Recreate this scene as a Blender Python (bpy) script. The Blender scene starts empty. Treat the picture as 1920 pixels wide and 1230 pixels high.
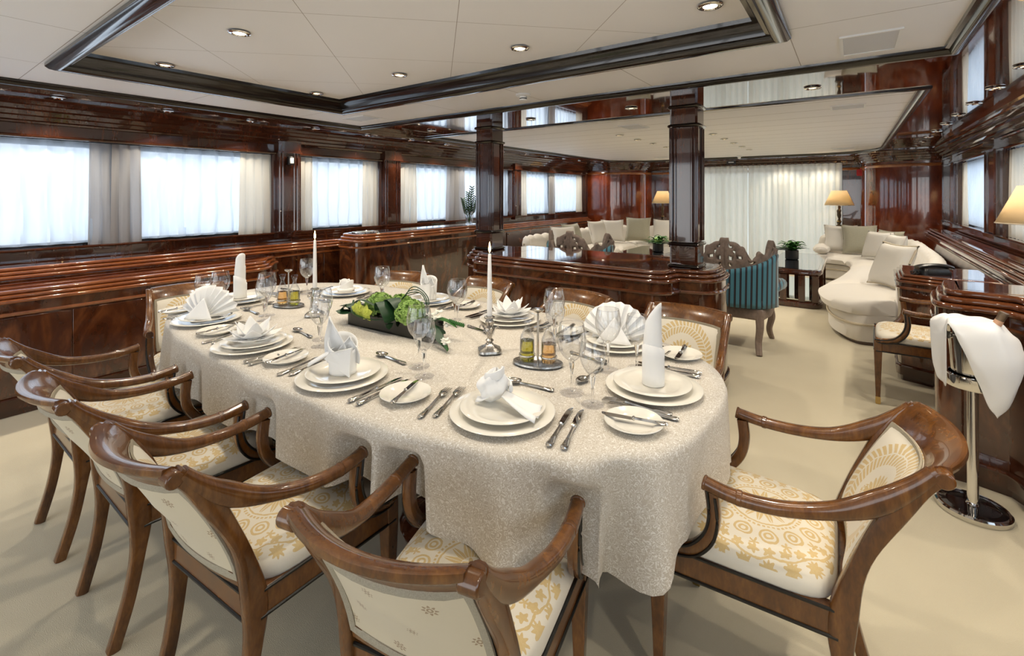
import bpy, bmesh, math, random
from mathutils import Vector, Matrix
PI = math.pi
R = random.Random(7)
S = bpy.context.scene
C = S.collection

# ------------------------------------------------------------ camera, sky, exposure
FPX = 876.6
cam = bpy.data.objects.new('camera', bpy.data.cameras.new('camera'))
C.objects.link(cam)
cam.data.sensor_width = 36.0
cam.data.lens = 36.0 * FPX / 1920.0
cam.data.shift_y = -(615 - 363) / 1920.0
cam.data.clip_start = 0.05
cam.location = (0, 0, 1.41)
cam.rotation_euler = (PI / 2, 0, math.radians(35.92))
S.camera = cam
S.view_settings.view_transform = 'Standard'
S.view_settings.look = 'None'
S.view_settings.gamma = 1.0
S.view_settings.use_curve_mapping = False
S.view_settings.exposure = 0.44
S.cycles.use_denoising = True
S.cycles.max_bounces = 10
S.cycles.transparent_max_bounces = 24
S.cycles.transmission_bounces = 10
S.cycles.glossy_bounces = 5
S.cycles.diffuse_bounces = 4
S.cycles.sample_clamp_indirect = 6.0
S.cycles.caustics_reflective = False
S.cycles.caustics_refractive = False

world = bpy.data.worlds.new('sky')
S.world = world
world.use_nodes = True
bg = world.node_tree.nodes['Background']
bg.inputs[0].default_value = (0.80, 0.90, 1.0, 1)
bg.inputs[1].default_value = 1.3

WIN_W = 3.9       # watts per square metre of window daylight
SPOT_W = 22.0      # watts of one recessed downlight

def daylight(x, y0, y1, z0, z1, nx):
    l = bpy.data.lights.new('daylight', 'AREA')
    l.shape = 'RECTANGLE'
    l.size = abs(y1 - y0); l.size_y = z1 - z0
    l.energy = WIN_W * l.size * l.size_y
    l.color = (0.74, 0.87, 1.0)
    o = bpy.data.objects.new('daylight', l); C.objects.link(o)
    o.location = (x, (y0 + y1) / 2, (z0 + z1) / 2)
    o.rotation_euler = (PI / 2, 0, PI / 2 if nx < 0 else -PI / 2)
    if nx > 0: o.rotation_euler = (PI / 2, 0, -PI / 2)
    return o

# ------------------------------------------------------------ node helper
class V:
    T = None
    def __init__(s, k): s.k = k
    @staticmethod
    def op(o, *a):
        n = V.T.nodes.new('ShaderNodeMath'); n.operation = o
        for i, x in enumerate(a):
            if isinstance(x, V): V.T.links.new(x.k, n.inputs[i])
            else: n.inputs[i].default_value = x
        return V(n.outputs[0])
    def __add__(s, o): return V.op('ADD', s, o)
    __radd__ = __add__
    def __sub__(s, o): return V.op('SUBTRACT', s, o)
    def __rsub__(s, o): return V.op('SUBTRACT', o, s)
    def __mul__(s, o): return V.op('MULTIPLY', s, o)
    __rmul__ = __mul__
    def __truediv__(s, o): return V.op('DIVIDE', s, o)
    def __lt__(s, o): return V.op('LESS_THAN', s, o)
    def __gt__(s, o): return V.op('GREATER_THAN', s, o)
def vabs(a): return V.op('ABSOLUTE', a)
def vmax(*a):
    r = a[0]
    for x in a[1:]: r = V.op('MAXIMUM', r, x)
    return r
def vmin(a, b): return V.op('MINIMUM', a, b)
def vfr(a): return V.op('FRACT', a)
def vsq(a, b): return V.op('SQRT', a * a + b * b)
def vcos(a): return V.op('COSINE', a)
def vat(a, b): return V.op('ARCTAN2', a, b)

def newmat(name):
    m = bpy.data.materials.new(name); m.use_nodes = True
    V.T = m.node_tree
    return m, m.node_tree, m.node_tree.nodes['Principled BSDF']
def coords():
    t = V.T.nodes.new('ShaderNodeTexCoord')
    s = V.T.nodes.new('ShaderNodeSeparateXYZ')
    V.T.links.new(t.outputs['Object'], s.inputs[0])
    return t.outputs['Object'], V(s.outputs[0]), V(s.outputs[1]), V(s.outputs[2])
def noise(vec, scale, detail=2.0, dist=0.0, sc=None, rough=0.5):
    n = V.T.nodes.new('ShaderNodeTexNoise')
    n.inputs['Scale'].default_value = scale; n.inputs['Detail'].default_value = detail
    n.inputs['Distortion'].default_value = dist; n.inputs['Roughness'].default_value = rough
    if sc:
        mp = V.T.nodes.new('ShaderNodeMapping'); mp.inputs['Scale'].default_value = sc
        V.T.links.new(vec, mp.inputs[0]); vec = mp.outputs[0]
    V.T.links.new(vec, n.inputs['Vector'])
    return V(n.outputs['Fac'])
def ramp(fac, stops):
    n = V.T.nodes.new('ShaderNodeValToRGB')
    e = n.color_ramp.elements
    while len(e) < len(stops): e.new(0.5)
    for i, (p, c) in enumerate(stops):
        e[i].position = p; e[i].color = (*c, 1)
    V.T.links.new(fac.k, n.inputs[0])
    return n.outputs[0]
def mixc(fac, a, b):
    n = V.T.nodes.new('ShaderNodeMix'); n.data_type = 'RGBA'
    if isinstance(fac, V): V.T.links.new(fac.k, n.inputs[0])
    else: n.inputs[0].default_value = fac
    for i, c in ((6, a), (7, b)):
        if isinstance(c, tuple): n.inputs[i].default_value = (*c, 1)
        else: V.T.links.new(c, n.inputs[i])
    return n.outputs[2]
def setcol(bs, c):
    if isinstance(c, tuple): bs.inputs['Base Color'].default_value = (*c, 1)
    else: V.T.links.new(c, bs.inputs['Base Color'])
def bump(bs, h, strength=0.3, dist=0.002):
    n = V.T.nodes.new('ShaderNodeBump')
    n.inputs['Strength'].default_value = strength; n.inputs['Distance'].default_value = dist
    V.T.links.new(h.k, n.inputs['Height']); V.T.links.new(n.outputs[0], bs.inputs['Normal'])

def plain(name, col, rough=0.5, metal=0.0, coat=0.0, spec=0.5, var=0.0, vs=8.0, bmp=0.0, bs_=300.0, sheen=0.0):
    m, t, b = newmat(name)
    v, x, y, z = coords()
    if var:
        n = noise(v, vs, 3)
        setcol(b, mixc(n, tuple(c * (1 - var) for c in col), tuple(min(1, c * (1 + var)) for c in col)))
    else:
        n = noise(v, vs, 1)
        setcol(b, mixc(n, tuple(c * .98 for c in col), col))
    b.inputs['Roughness'].default_value = rough; b.inputs['Metallic'].default_value = metal
    b.inputs['Coat Weight'].default_value = coat; b.inputs['Coat Roughness'].default_value = 0.04
    b.inputs['Specular IOR Level'].default_value = spec
    b.inputs['Sheen Weight'].default_value = sheen
    if bmp: bump(b, noise(v, bs_, 2), bmp)
    return m

def wood(name, dark, mid, light, sc=(6, 6, 1.0), rough=0.12, coat=1.0, flame=0.0, seam=None):
    m, t, b = newmat(name)
    v, x, y, z = coords()
    fig = noise(v, 1.0, 4, 2.2, sc, 0.6)
    fine = noise(v, 14.0, 3, 0.6, sc)
    f = fig * 0.72 + fine * 0.28
    if flame:
        fl = noise(v, 2.2, 2, 3.2, (1.6, 1.6, .8))
        f = f * (1 - flame) + fl * flame
    c = ramp(f, [(0.26, dark), (0.5, mid), (0.74, light)])
    if seam:
        s = None
        for ax, per, off in seam:
            d = vabs(vfr(({'x': x, 'y': y, 'z': z}[ax] + (100.0 - off)) / per) - 0.5) * per
            q = (d > (per / 2 - 0.0016))
            s = q if s is None else vmax(s, q)
        c = mixc(s, c, (0.01, 0.003, 0.002))
    setcol(b, c)
    b.inputs['Roughness'].default_value = rough
    b.inputs['Coat Weight'].default_value = coat; b.inputs['Coat Roughness'].default_value = 0.02
    b.inputs['Coat IOR'].default_value = 1.5
    return m

def lines_mat(name, col, line, fams, w=0.0022, rough=0.55):
    """pale panels with thin dark seams: fams = (a, b, period, offset): a*x + b*y"""
    m, t, b = newmat(name)
    v, x, y, z = coords()
    s = None
    for a, bb, per, off in fams:
        q = (x * a + y * bb + (100 * per - off)) / per
        d = 0.5 - vabs(vfr(q) - 0.5)
        k = (d < (w / per))
        s = k if s is None else vmax(s, k)
    n = noise(v, 3.0, 2)
    base = mixc(n, tuple(c * 0.97 for c in col), col)
    setcol(b, mixc(s, base, line))
    b.inputs['Roughness'].default_value = rough
    return m

GOLD = (0.58, 0.41, 0.15); CREAM = (0.74, 0.69, 0.58)
def damask_finish(b, v, mask, base=CREAM, gold=GOLD):
    n = noise(v, 260, 2)
    mk = mask * (0.72 + 0.28 * n)
    setcol(b, mixc(mk, mixc(noise(v, 9, 2), tuple(c * .94 for c in base), base), gold))
    b.inputs['Roughness'].default_value = 0.55
    b.inputs['Sheen Weight'].default_value = 0.25
    bump(b, mask * 0.6 + n * 0.4, 0.25, 0.0012)
def seat_fabric():
    m, t, b = newmat('damask_seat')
    v, x, y, z = coords()
    y = y + 0.045
    w = (noise(v, 40, 2) - 0.5) * 0.012
    r = vsq(x, y) / 1.10 + w; th = vat(y, x)
    def cell(n, rad, ph=0.0):
        fr = vfr(th * (n / (2 * PI)) + (10.5 + ph)) - 0.5
        lx = fr * (2 * PI / n * rad); return lx, r - rad
    core = (r < (vcos(th * 6) * 0.005 + 0.017))
    pet = (r < (vcos(th * 14) * 0.015 + 0.056)) * (r > 0.024) * (vabs(vfr(th * (14 / PI) + 9) - 0.5) < 0.42)
    rg = (vabs(r - 0.077) < 0.0025); 
    dots = (vabs(r - 0.087) < 0.003) * (vfr(th * (50 / (2 * PI)) + 60) < 0.6)
    lx, ly = cell(13, 0.118)
    d = vsq(lx, ly)
    sc = vmax((vabs(d - 0.019) < 0.0028), (vabs(d - .0085) < .003))
    lx, ly = cell(13, 0.146, 0.5)
    d = vsq(lx * 1.2, ly); bud = (d < (vcos(vat(ly, lx) * 5) * 0.005 + 0.0095))
    re = vsq(x / 1.0, y / 0.97) + w
    vine = (vabs(re - 0.196 - vcos(th * 14) * 0.004) < 0.0028)
    def leaves(n, rad, ph, a, bb, k):
        fr = vfr(th * (n / (2 * PI)) + (20.5 + ph)) - 0.5
        lx = fr * (2 * PI / n * rad); ly = re - rad
        return (vsq(lx / a, ly / bb) < (vcos(vat(ly, lx) * k) * 0.20 + 0.80))
    lv = vmax(leaves(30, 0.180, 0, .016, .013, 5), leaves(24, 0.216, .3, .022, .019, 9))
    gx = vfr(x / 0.11 + 20.5) - 0.5; gy = vfr(y / 0.11 + 20.5) - 0.5
    gr = vsq(gx, gy) * 0.11
    spr = (gr < (vcos(vat(gy, gx) * 6) * 0.005 + 0.009)) * (re > 0.25)
    damask_finish(b, v, vmax(core, pet, rg, dots, sc, bud, vine, lv, spr) * (z > 0.457))
    return m
def back_fabric():
    m, t, b = newmat('damask_back')
    v, x, y, z = coords()
    zz = z - 0.60
    w = (noise(v, 40, 2) - 0.5) * 0.010
    r = vsq(x, zz) + w; th = vat(zz, x)
    fan = (r < (vcos(th * 22) * 0.006 + 0.062)) * (r > 0.014) * (vabs(vfr(th * (11 / PI) + 9.5) - 0.5) < 0.40) * (zz > -0.01)
    foot = (vsq(vabs(x) - 0.055, zz + 0.01) < 0.022) * (noise(v, 90, 1) > 0.47)
    foot2 = (vsq(vabs(x) - 0.02, zz + 0.03) < 0.02) * (noise(v, 90, 1) > 0.47)
    d = r - 0.128
    hb = vfr(th * 8.0 + vabs(d) * 26.0 + 20)
    lau = (vabs(d) < 0.030) * (hb < 0.62) * (vabs(d) > 0.002)
    gx = vabs(x) - 0.185; gz = z - 0.715
    ro = (vsq(gx, gz) < (vcos(vat(gz, gx) * 6) * 0.004 + 0.011))
    damask_finish(b, v, vmax(fan, foot, foot2, lau, ro))
    return m
def sprig_fabric():
    m, t, b = newmat('damask_sprigs')
    v, x, y, z = coords()
    q = z / 0.092 + 50.0
    row = V.op('FLOOR', q)
    sh = vfr(row * 0.5)
    px = x / 0.125 + 50.25 + sh
    gx = (vfr(px) - 0.5) * 0.125; gz = (vfr(q) - 0.5) * 0.092
    big = vfr(V.op('FLOOR', px) * 0.5 + row * 0.25) * 0.011
    r = vsq(gx, gz); th = vat(gz, gx)
    ro = (r < (vcos(th * 8) * 0.0035 + 0.0085 + big * .45)) * (r > 0.0028) * (vabs(r - .0075) > .0012)
    damask_finish(b, v, ro, (0.64, 0.56, 0.40), (0.24, 0.135, 0.04))
    return m
def cloth_mat():
    m, t, b = newmat('table_damask')
    v, x, y, z = coords()
    n = noise(v, 70, 1.0, 0.6)
    ln = (vabs(vfr(n * 7.0) - 0.5) < 0.16)
    c = mixc(ln, mixc(noise(v, 3, 2), (0.50, 0.45, 0.375), (0.55, 0.495, 0.415)), (0.75, 0.72, 0.665))
    setcol(b, c)
    b.inputs['Roughness'].default_value = 0.7; b.inputs['Sheen Weight'].default_value = 0.2
    bump(b, ln * 1.0, 0.25, 0.001)
    return m
def stripe_mat():
    m, t, b = newmat('striped_velvet')
    v, x, y, z = coords()
    f = vfr((x + y * 0.35) / 0.046 + 40)
    c = mixc((f < 0.36), (0.040, 0.19, 0.29), (0.005, 0.006, 0.012))
    c = mixc((vabs(f - 0.52) < 0.05), c, (0.10, 0.33, 0.40))
    c = mixc((vabs(f - 0.80) < 0.05), c, (0.10, 0.33, 0.40))
    setcol(b, c); b.inputs['Roughness'].default_value = 0.6; b.inputs['Sheen Weight'].default_value = 0.5
    return m
def carpet_mat():
    m, t, b = newmat('cream_carpet')
    v, x, y, z = coords()
    n = noise(v, 2.2, 3, 0.5); f = noise(v, 420, 2)
    c = mixc(n * 0.7 + f * 0.3, (0.50, 0.44, 0.31), (0.64, 0.58, 0.43))
    setcol(b, c); b.inputs['Roughness'].default_value = 0.95; b.inputs['Sheen Weight'].default_value = 0.3
    bump(b, f * 0.7 + n * .6, 0.5, 0.004)
    return m
def sheer_mat(name, col, transp, weave=0.0):
    m, t, b = newmat(name)
    v, x, y, z = coords()
    t.nodes.remove(b)
    out = t.nodes['Material Output']
    tr = t.nodes.new('ShaderNodeBsdfTransparent'); tl = t.nodes.new('ShaderNodeBsdfTranslucent'); df = t.nodes.new('ShaderNodeBsdfDiffuse')
    tl.inputs[0].default_value = (*col, 1)
    V.T.links.new(mixc(noise(v, 200, 1), tuple(c * .96 for c in col), col), df.inputs[0])
    m1 = t.nodes.new('ShaderNodeMixShader'); m1.inputs[0].default_value = 0.45
    t.links.new(df.outputs[0], m1.inputs[1]); t.links.new(tl.outputs[0], m1.inputs[2])
    m2 = t.nodes.new('ShaderNodeMixShader'); m2.inputs[0].default_value = transp
    if weave:     # open weave: the more obliquely one looks along the threads, the denser the cloth
        lw = t.nodes.new('ShaderNodeLayerWeight'); lw.inputs[0].default_value = 0.5
        t.links.new((V.op('POWER', 1.0 - V(lw.outputs['Facing']), weave) * transp).k, m2.inputs[0])
    t.links.new(m1.outputs[0], m2.inputs[1]); t.links.new(tr.outputs[0], m2.inputs[2])
    t.links.new(m2.outputs[0], out.inputs[0])
    return m
def thin_glass(name, tint=(1, 1, 1), lo=0.045, hi=0.95):
    m, t, b = newmat(name)
    t.nodes.remove(b)
    out = t.nodes['Material Output']
    tr = t.nodes.new('ShaderNodeBsdfTransparent'); tr.inputs[0].default_value = (*tint, 1)
    gl = t.nodes.new('ShaderNodeBsdfGlossy'); gl.inputs['Roughness'].default_value = 0.02
    lw = t.nodes.new('ShaderNodeLayerWeight'); lw.inputs[0].default_value = 0.35
    f = V(lw.outputs['Facing']); f = V.op('POWER', f, 1.5) * (hi - lo) + lo
    mx = t.nodes.new('ShaderNodeMixShader')
    t.links.new(f.k, mx.inputs[0]); t.links.new(tr.outputs[0], mx.inputs[1]); t.links.new(gl.outputs[0], mx.inputs[2])
    t.links.new(mx.outputs[0], out.inputs[0])
    return m
def solid_glass(name, col=(1, 1, 1), ior=1.48):
    m, t, b = newmat(name)
    b.inputs['Base Color'].default_value = (*col, 1)
    b.inputs['Transmission Weight'].default_value = 1.0
    b.inputs['Roughness'].default_value = 0.0; b.inputs['IOR'].default_value = ior
    return m
def emit(name, col, st):
    m, t, b = newmat(name)
    b.inputs['Base Color'].default_value = (*col, 1)
    b.inputs['Emission Color'].default_value = (*col, 1); b.inputs['Emission Strength'].default_value = st
    return m

DK, MD, LT = (0.022, 0.0060, 0.0030), (0.050, 0.0130, 0.0055), (0.100, 0.029, 0.0110)
M = {}
M['mahogany'] = wood('mahogany', DK, MD, LT, (5, 5, 1.1))
M['flame'] = wood('flame_mahogany', (0.012, 0.004, 0.0025), (0.075, 0.021, 0.008), (0.22, 0.075, 0.024), (3.2, 3.2, 1.4), flame=0.6)
M['moulding'] = wood('brown_moulding', (0.065, 0.018, 0.007), (0.125, 0.036, 0.011), (0.20, 0.066, 0.019), (2, 2, 2))
M['gloss'] = wood('mirror_mahogany', (0.016, 0.004, 0.003), (0.055, 0.012, 0.006), (0.12, 0.03, 0.012), (3, .8, 3), rough=0.05, seam=[('y', 1.38, .5)])
M['bead'] = wood('amber_moulding', (0.15, 0.040, 0.011), (0.27, 0.078, 0.020), (0.37, 0.125, 0.034), (2, 2, 2))
M['redpanel'] = wood('red_mahogany', (0.05, 0.008, 0.003), (0.15, 0.028, 0.009), (0.27, 0.065, 0.02), (2.2, 2.2, .7), flame=.4)
M['chair'] = wood('chair_walnut', (0.052, 0.0175, 0.0048), (0.128, 0.047, 0.0100), (0.24, 0.095, 0.0200), (9, 9, 3), rough=0.25, coat=0.5)
M['chairdark'] = wood('chair_rosewood', (0.06, 0.015, 0.006), (0.11, 0.028, 0.009), (0.17, 0.05, 0.014), (9, 9, 3), rough=0.16, coat=0.9)
M['inlay'] = plain('black_inlay', (0.008, 0.007, 0.006), 0.35)
M['lacquer'] = plain('black_lacquer', (0.006, 0.004, 0.0035), 0.22, coat=.55)
M['blackglass'] = plain('black_stone', (0.004, 0.004, 0.005), 0.04, coat=1.0)
CW = (0.84, 0.825, 0.815); CL = (0.36, 0.31, 0.27)
M['ceil'] = lines_mat('ceiling_panels', CW, CL, [(1, 0, 0.88, -0.235), (0, 1, 0.94, 2.46)])
M['tray'] = lines_mat('tray_panels', CW, CL, [(-1, 1, 0.96, 3.16), (1, 1, 0.98, -0.85)])
M['plank'] = lines_mat('ceiling_planks', CW, (0.40, 0.36, 0.33), [(0, 1, 0.43, 4.55)], w=0.006)
M['white'] = plain('white_plastic', (0.80, 0.80, 0.78), 0.4)
M['vent'] = plain('pale_grille', (0.60, 0.61, 0.63), 0.5)
M['carpet'] = carpet_mat()
M['seat'] = seat_fabric(); M['back'] = back_fabric(); M['sprig'] = sprig_fabric()
M['braid'] = plain('grey_braid', (0.36, 0.32, 0.24), 0.8, bmp=0.8, bs_=500, var=.35, vs=420)
M['cloth'] = cloth_mat()
M['linen'] = plain('white_linen', (0.86, 0.86, 0.85), 0.75, sheen=0.2, bmp=0.1, bs_=900)
M['china'] = plain('ivory_china', (0.84, 0.81, 0.73), 0.12, coat=0.6)
M['silver'] = plain('polished_silver', (0.62, 0.60, 0.57), 0.14, metal=1.0)
M['oldsilver'] = plain('antique_silver', (0.46, 0.44, 0.41), 0.24, metal=1.0, var=.45, vs=90, bmp=.5, bs_=160)
M['chrome'] = plain('chrome', (0.72, 0.71, 0.69), 0.06, metal=1.0)
M['brass'] = plain('brass', (0.62, 0.44, 0.18), 0.2, metal=1.0)
M['bronze'] = plain('dark_bronze', (0.09, 0.065, 0.04), 0.35, metal=.7)
M['crystal'] = thin_glass('crystal_bowl', (.955, .962, .97), .08, .98)
M['stem'] = thin_glass('crystal_stem', (.97, .97, .98), lo=.03, hi=.22)
M['pane'] = thin_glass('window_glass', lo=.02, hi=.3)
M['trough'] = thin_glass('smoked_glass', (.30, .32, .30), .03, .35)
M['oil'] = solid_glass('olive_oil', (.55, .52, .02)); M['vinegar'] = solid_glass('pale_vinegar', (.95, .60, .22))
M['candle'] = plain('white_wax', (0.85, 0.83, 0.80), 0.4)
M['flame_e'] = emit('candle_flame', (1.0, 0.62, 0.22), 22.0)
M['lens'] = emit('lamp_lens', (1.0, 0.80, 0.52), 14.0)
M['sheer'] = sheer_mat('sheer_voile', (0.60, 0.68, 0.78), 0.31, 1.8)
M['drape'] = sheer_mat('cream_drape', (0.80, 0.74, 0.63), 0.02)
M['shaded_drape'] = sheer_mat('backlit_cream_drape', (0.50, 0.49, 0.49), 0.0)  # cream cloth, its backlit shade painted in as grey
M['pleat'] = sheer_mat('ivory_pleats', (0.82, 0.79, 0.69), 0.02)
M['sofa'] = plain('cream_upholstery', (0.80, 0.76, 0.69), 0.8, sheen=.3, bmp=.1)
M['cord'] = plain('cream_rope', (0.66, 0.58, 0.44), 0.8, bmp=.9, bs_=260)
M['cush_w'] = plain('white_cushion', (0.78, 0.75, 0.69), 0.85, bmp=.15)
M['cush_g'] = plain('sage_cushion', (0.40, 0.38, 0.28), 0.6, sheen=.6, var=.2, vs=140)
M['stripe'] = stripe_mat()
M['limed'] = plain('limed_oak', (0.24, 0.18, 0.145), 0.6, var=.4, vs=40, bmp=.7, bs_=90)
M['leafd'] = plain('dark_leaf', (0.010, 0.045, 0.014), 0.4, var=.4, vs=30)
M['leaf'] = plain('green_leaf', (0.035, 0.13, 0.022), 0.4, var=.5, vs=30)
M['hyd'] = plain('green_hydrangea', (0.30, 0.46, 0.11), 0.6, var=.4, vs=60)
M['orchid'] = plain('lime_orchid', (0.50, 0.55, 0.07), 0.5, var=.3, vs=40)
M['petal'] = plain('white_petal', (0.80, 0.80, 0.72), 0.6)
M['black'] = plain('black_plastic', (0.012, 0.012, 0.013), 0.3)
M['red'] = plain('red_plastic', (0.55, 0.01, 0.01), 0.4)
M['shade'] = sheer_mat('cream_lampshade', (0.90, 0.78, 0.55), 0.03)
M['bottle'] = plain('dark_bottle_glass', (0.030, 0.022, 0.012), 0.08, coat=1.0)
M['foil'] = plain('bronze_foil', (0.20, 0.14, 0.09), 0.35, metal=.6)
M['label'] = plain('salmon_label', (0.62, 0.36, 0.22), 0.6)
M['shelfglass'] = plain('shelf_mirror', (0.80, 0.84, 0.80), 0.03, metal=1.0)
M['fireglow'] = M['lens']
# ------------------------------------------------------------ mesh helper
class MB:
    def __init__(s): s.v = []; s.f = []; s.mi = []; s.cur = 0
    def box(s, x0, x1, y0, y1, z0, z1):
        n = len(s.v)
        s.v += [(x0,y0,z0),(x1,y0,z0),(x1,y1,z0),(x0,y1,z0),(x0,y0,z1),(x1,y0,z1),(x1,y1,z1),(x0,y1,z1)]
        for q in ((3,2,1,0),(4,5,6,7),(0,1,5,4),(1,2,6,5),(2,3,7,6),(3,0,4,7)): s.face([n+i for i in q])
        return s
    def face(s, q): s.f.append(tuple(q)); s.mi.append(s.cur)
    def rings(s, rings, closed=True, cap0=True, cap1=True, loop=False):
        n0 = len(s.v); k = len(rings[0])
        for r in rings: s.v += [tuple(p) for p in r]
        m = len(rings)
        for i in range(m if loop else m - 1):
            a = n0 + i * k; b = n0 + ((i + 1) % m) * k
            for j in range(k if closed else k - 1):
                j2 = (j + 1) % k
                s.face((a + j, a + j2, b + j2, b + j))
        if closed and not loop:
            if cap0: s.face([n0 + j for j in reversed(range(k))])
            if cap1: s.face([n0 + (m - 1) * k + j for j in range(k)])
        return s
    def lathe(s, prof, n=24, c=(0, 0, 0), sx=1.0, sy=1.0, mod=None, cap0=True, cap1=True):
        rs = []
        for r, z in prof:
            ring = []
            for j in range(n):
                a = 2 * PI * j / n
                rr = r * (mod(a, z) if mod else 1)
                ring.append((c[0] + rr * math.cos(a) * sx, c[1] + rr * math.sin(a) * sy, c[2] + z))
            rs.append(ring)
        return s.rings(rs, True, cap0, cap1)
    def tube(s, pts, rad, n=8, up=(0, 0, 1), flat=1.0, power=2.0, cap=True, loop=False):
        """rad: number or list; each entry a radius or (across, along-up) pair"""
        P = [Vector(p) for p in pts]; m = len(P); rs = []
        U = Vector(up)
        for i, p in enumerate(P):
            if loop: t = (P[(i + 1) % m] - P[i - 1])
            else: t = (P[min(i + 1, m - 1)] - P[max(i - 1, 0)])
            t = t.normalized() if t.length > 1e-9 else Vector((0, 0, 1))
            a = t.cross(U)
            if a.length < 1e-4: a = t.cross(Vector((1, 0, 0)))
            a.normalize(); b = a.cross(t).normalized()
            r = rad[i] if isinstance(rad, (list,)) else rad
            ra, rb = r if isinstance(r, tuple) else (r, r * flat)
            ring = []
            for j in range(n):
                th = 2 * PI * (j + .5) / n
                cx, sx = math.cos(th), math.sin(th)
                e = 2.0 / power
                cx = math.copysign(abs(cx) ** e, cx); sx = math.copysign(abs(sx) ** e, sx)
                ring.append(p + a * (ra * cx) + b * (rb * sx))
            rs.append(ring)
        return s.rings(rs, True, cap, cap, loop)
    def grid(s, fn, nu, nv, wrap=False):
        n0 = len(s.v)
        for j in range(nv + 1):
            for i in range(nu if wrap else nu + 1):
                s.v.append(tuple(fn(i / nu, j / nv)))
        w = nu if wrap else nu + 1
        for j in range(nv):
            for i in range(nu):
                i2 = (i + 1) % w
                s.face((n0 + j*w + i, n0 + j*w + i2, n0 + (j+1)*w + i2, n0 + (j+1)*w + i))
        return s
    def prism(s, poly, z0, z1):
        return s.rings([[(x, y, z0) for x, y in poly], [(x, y, z1) for x, y in poly]])
    def loft(s, poly, layers, cap0=False, cap1=True):
        """closed CCW outline lofted through (inset, z) layers"""
        nr = outline_normals(poly)
        rs = [[(p[0] - n[0] * d, p[1] - n[1] * d, z) for p, n in zip(poly, nr)] for d, z in layers]
        return s.rings(rs, True, cap0, cap1)
    def sweep(s, path, prof, closed=False):
        """profile (offset to the right of travel, z) swept along a 2D path with mitres"""
        rs = []
        m = len(path)
        for i in range(m):
            p = Vector(path[i])
            a = Vector(path[i - 1]) if (i > 0 or closed) else None
            b = Vector(path[(i + 1) % m]) if (i < m - 1 or closed) else None
            d1 = (p - a).normalized() if a is not None else None
            d2 = (b - p).normalized() if b is not None else None
            if d1 is None: d1 = d2
            if d2 is None: d2 = d1
            n1 = Vector((d1.y, -d1.x)); n2 = Vector((d2.y, -d2.x))
            n = (n1 + n2); n = n.normalized() if n.length > 1e-6 else n1
            k = 1.0 / max(0.35, n.dot(n1))
            rs.append([(p.x + n.x * o * k, p.y + n.y * o * k, z) for o, z in prof])
        return s.rings(rs, True, True, True, loop=closed)
    def xf(s, mat, start=0):
        s.v[start:] = [tuple(mat @ Vector(p)) for p in s.v[start:]]
        return s
def outline_normals(poly):
    m = len(poly); out = []
    for i in range(m):
        a, p, b = Vector(poly[i - 1]), Vector(poly[i]), Vector(poly[(i + 1) % m])
        d1 = (p - a).normalized(); d2 = (b - p).normalized()
        n1 = Vector((d1.y, -d1.x)); n2 = Vector((d2.y, -d2.x))
        n = n1 + n2
        n = n.normalized() if n.length > 1e-6 else n1
        k = min(1.5, 1.0 / max(0.3, n.dot(n1)))
        out.append((n.x * k, n.y * k))
    return out
def arc(cx, cy, r, a0, a1, n=8, ry=None):
    ry = r if ry is None else ry
    return [(cx + r * math.cos(math.radians(a0 + (a1 - a0) * i / n)), cy + ry * math.sin(math.radians(a0 + (a1 - a0) * i / n))) for i in range(n + 1)]
def spline(pts, n=6):
    """Catmull-Rom through tuples of any length"""
    out = []
    m = len(pts)
    for i in range(m - 1):
        p0, p1, p2, p3 = pts[max(i-1, 0)], pts[i], pts[i+1], pts[min(i+2, m-1)]
        for k in range(n):
            t = k / n
            out.append(tuple(0.5 * ((2*b) + (-a + c) * t + (2*a - 5*b + 4*c - d) * t*t + (-a + 3*b - 3*c + d) * t**3) for a, b, c, d in zip(p0, p1, p2, p3)))
    out.append(tuple(pts[-1]))
    return out

def obj(name, mb, mat, parent=None, smooth=True, bevel=0.0, solid=0.0, sub=0, angle=38, offset=0.0):
    me = bpy.data.meshes.new(name)
    me.from_pydata([tuple(p) for p in mb.v], [], mb.f)
    mats = mat if isinstance(mat, list) else [mat]
    for k in mats: me.materials.append(M[k])
    if len(mats) > 1:
        for p, i in zip(me.polygons, mb.mi): p.material_index = i
    bm = bmesh.new(); bm.from_mesh(me)
    bmesh.ops.remove_doubles(bm, verts=bm.verts, dist=1e-6)
    bmesh.ops.recalc_face_normals(bm, faces=bm.faces)
    bm.to_mesh(me); bm.free()
    if smooth:
        me.shade_smooth()
        me.set_sharp_from_angle(angle=math.radians(angle))
    o = bpy.data.objects.new(name, me); C.objects.link(o)
    if parent is not None: o.parent = parent
    if solid:
        k = o.modifiers.new('s', 'SOLIDIFY'); k.thickness = solid; k.offset = offset
    if bevel:
        k = o.modifiers.new('b', 'BEVEL'); k.width = bevel; k.segments = 2; k.limit_method = 'ANGLE'; k.angle_limit = math.radians(40)
        k.harden_normals = False
    if sub:
        k = o.modifiers.new('u', 'SUBSURF'); k.levels = sub; k.render_levels = sub
    return o
def tag(o, label, cat, group=None, kind=None):
    if label: o['label'] = label
    if cat: o['category'] = cat
    if group: o['group'] = group
    if kind: o['kind'] = kind
    return o
def thing(name, label, cat, loc=(0, 0, 0), rz=0.0, group=None):
    o = bpy.data.objects.new(name, None); C.objects.link(o)
    o.empty_display_size = 0.1
    o.location = loc; o.rotation_euler = (0, 0, rz)
    return tag(o, label, cat, group)
def struct(name, mb, mat, parent=None, **k):
    o = obj(name, mb, mat, parent, **k)
    if parent is None: o['kind'] = 'structure'
    return o
KIDS = {}
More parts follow.
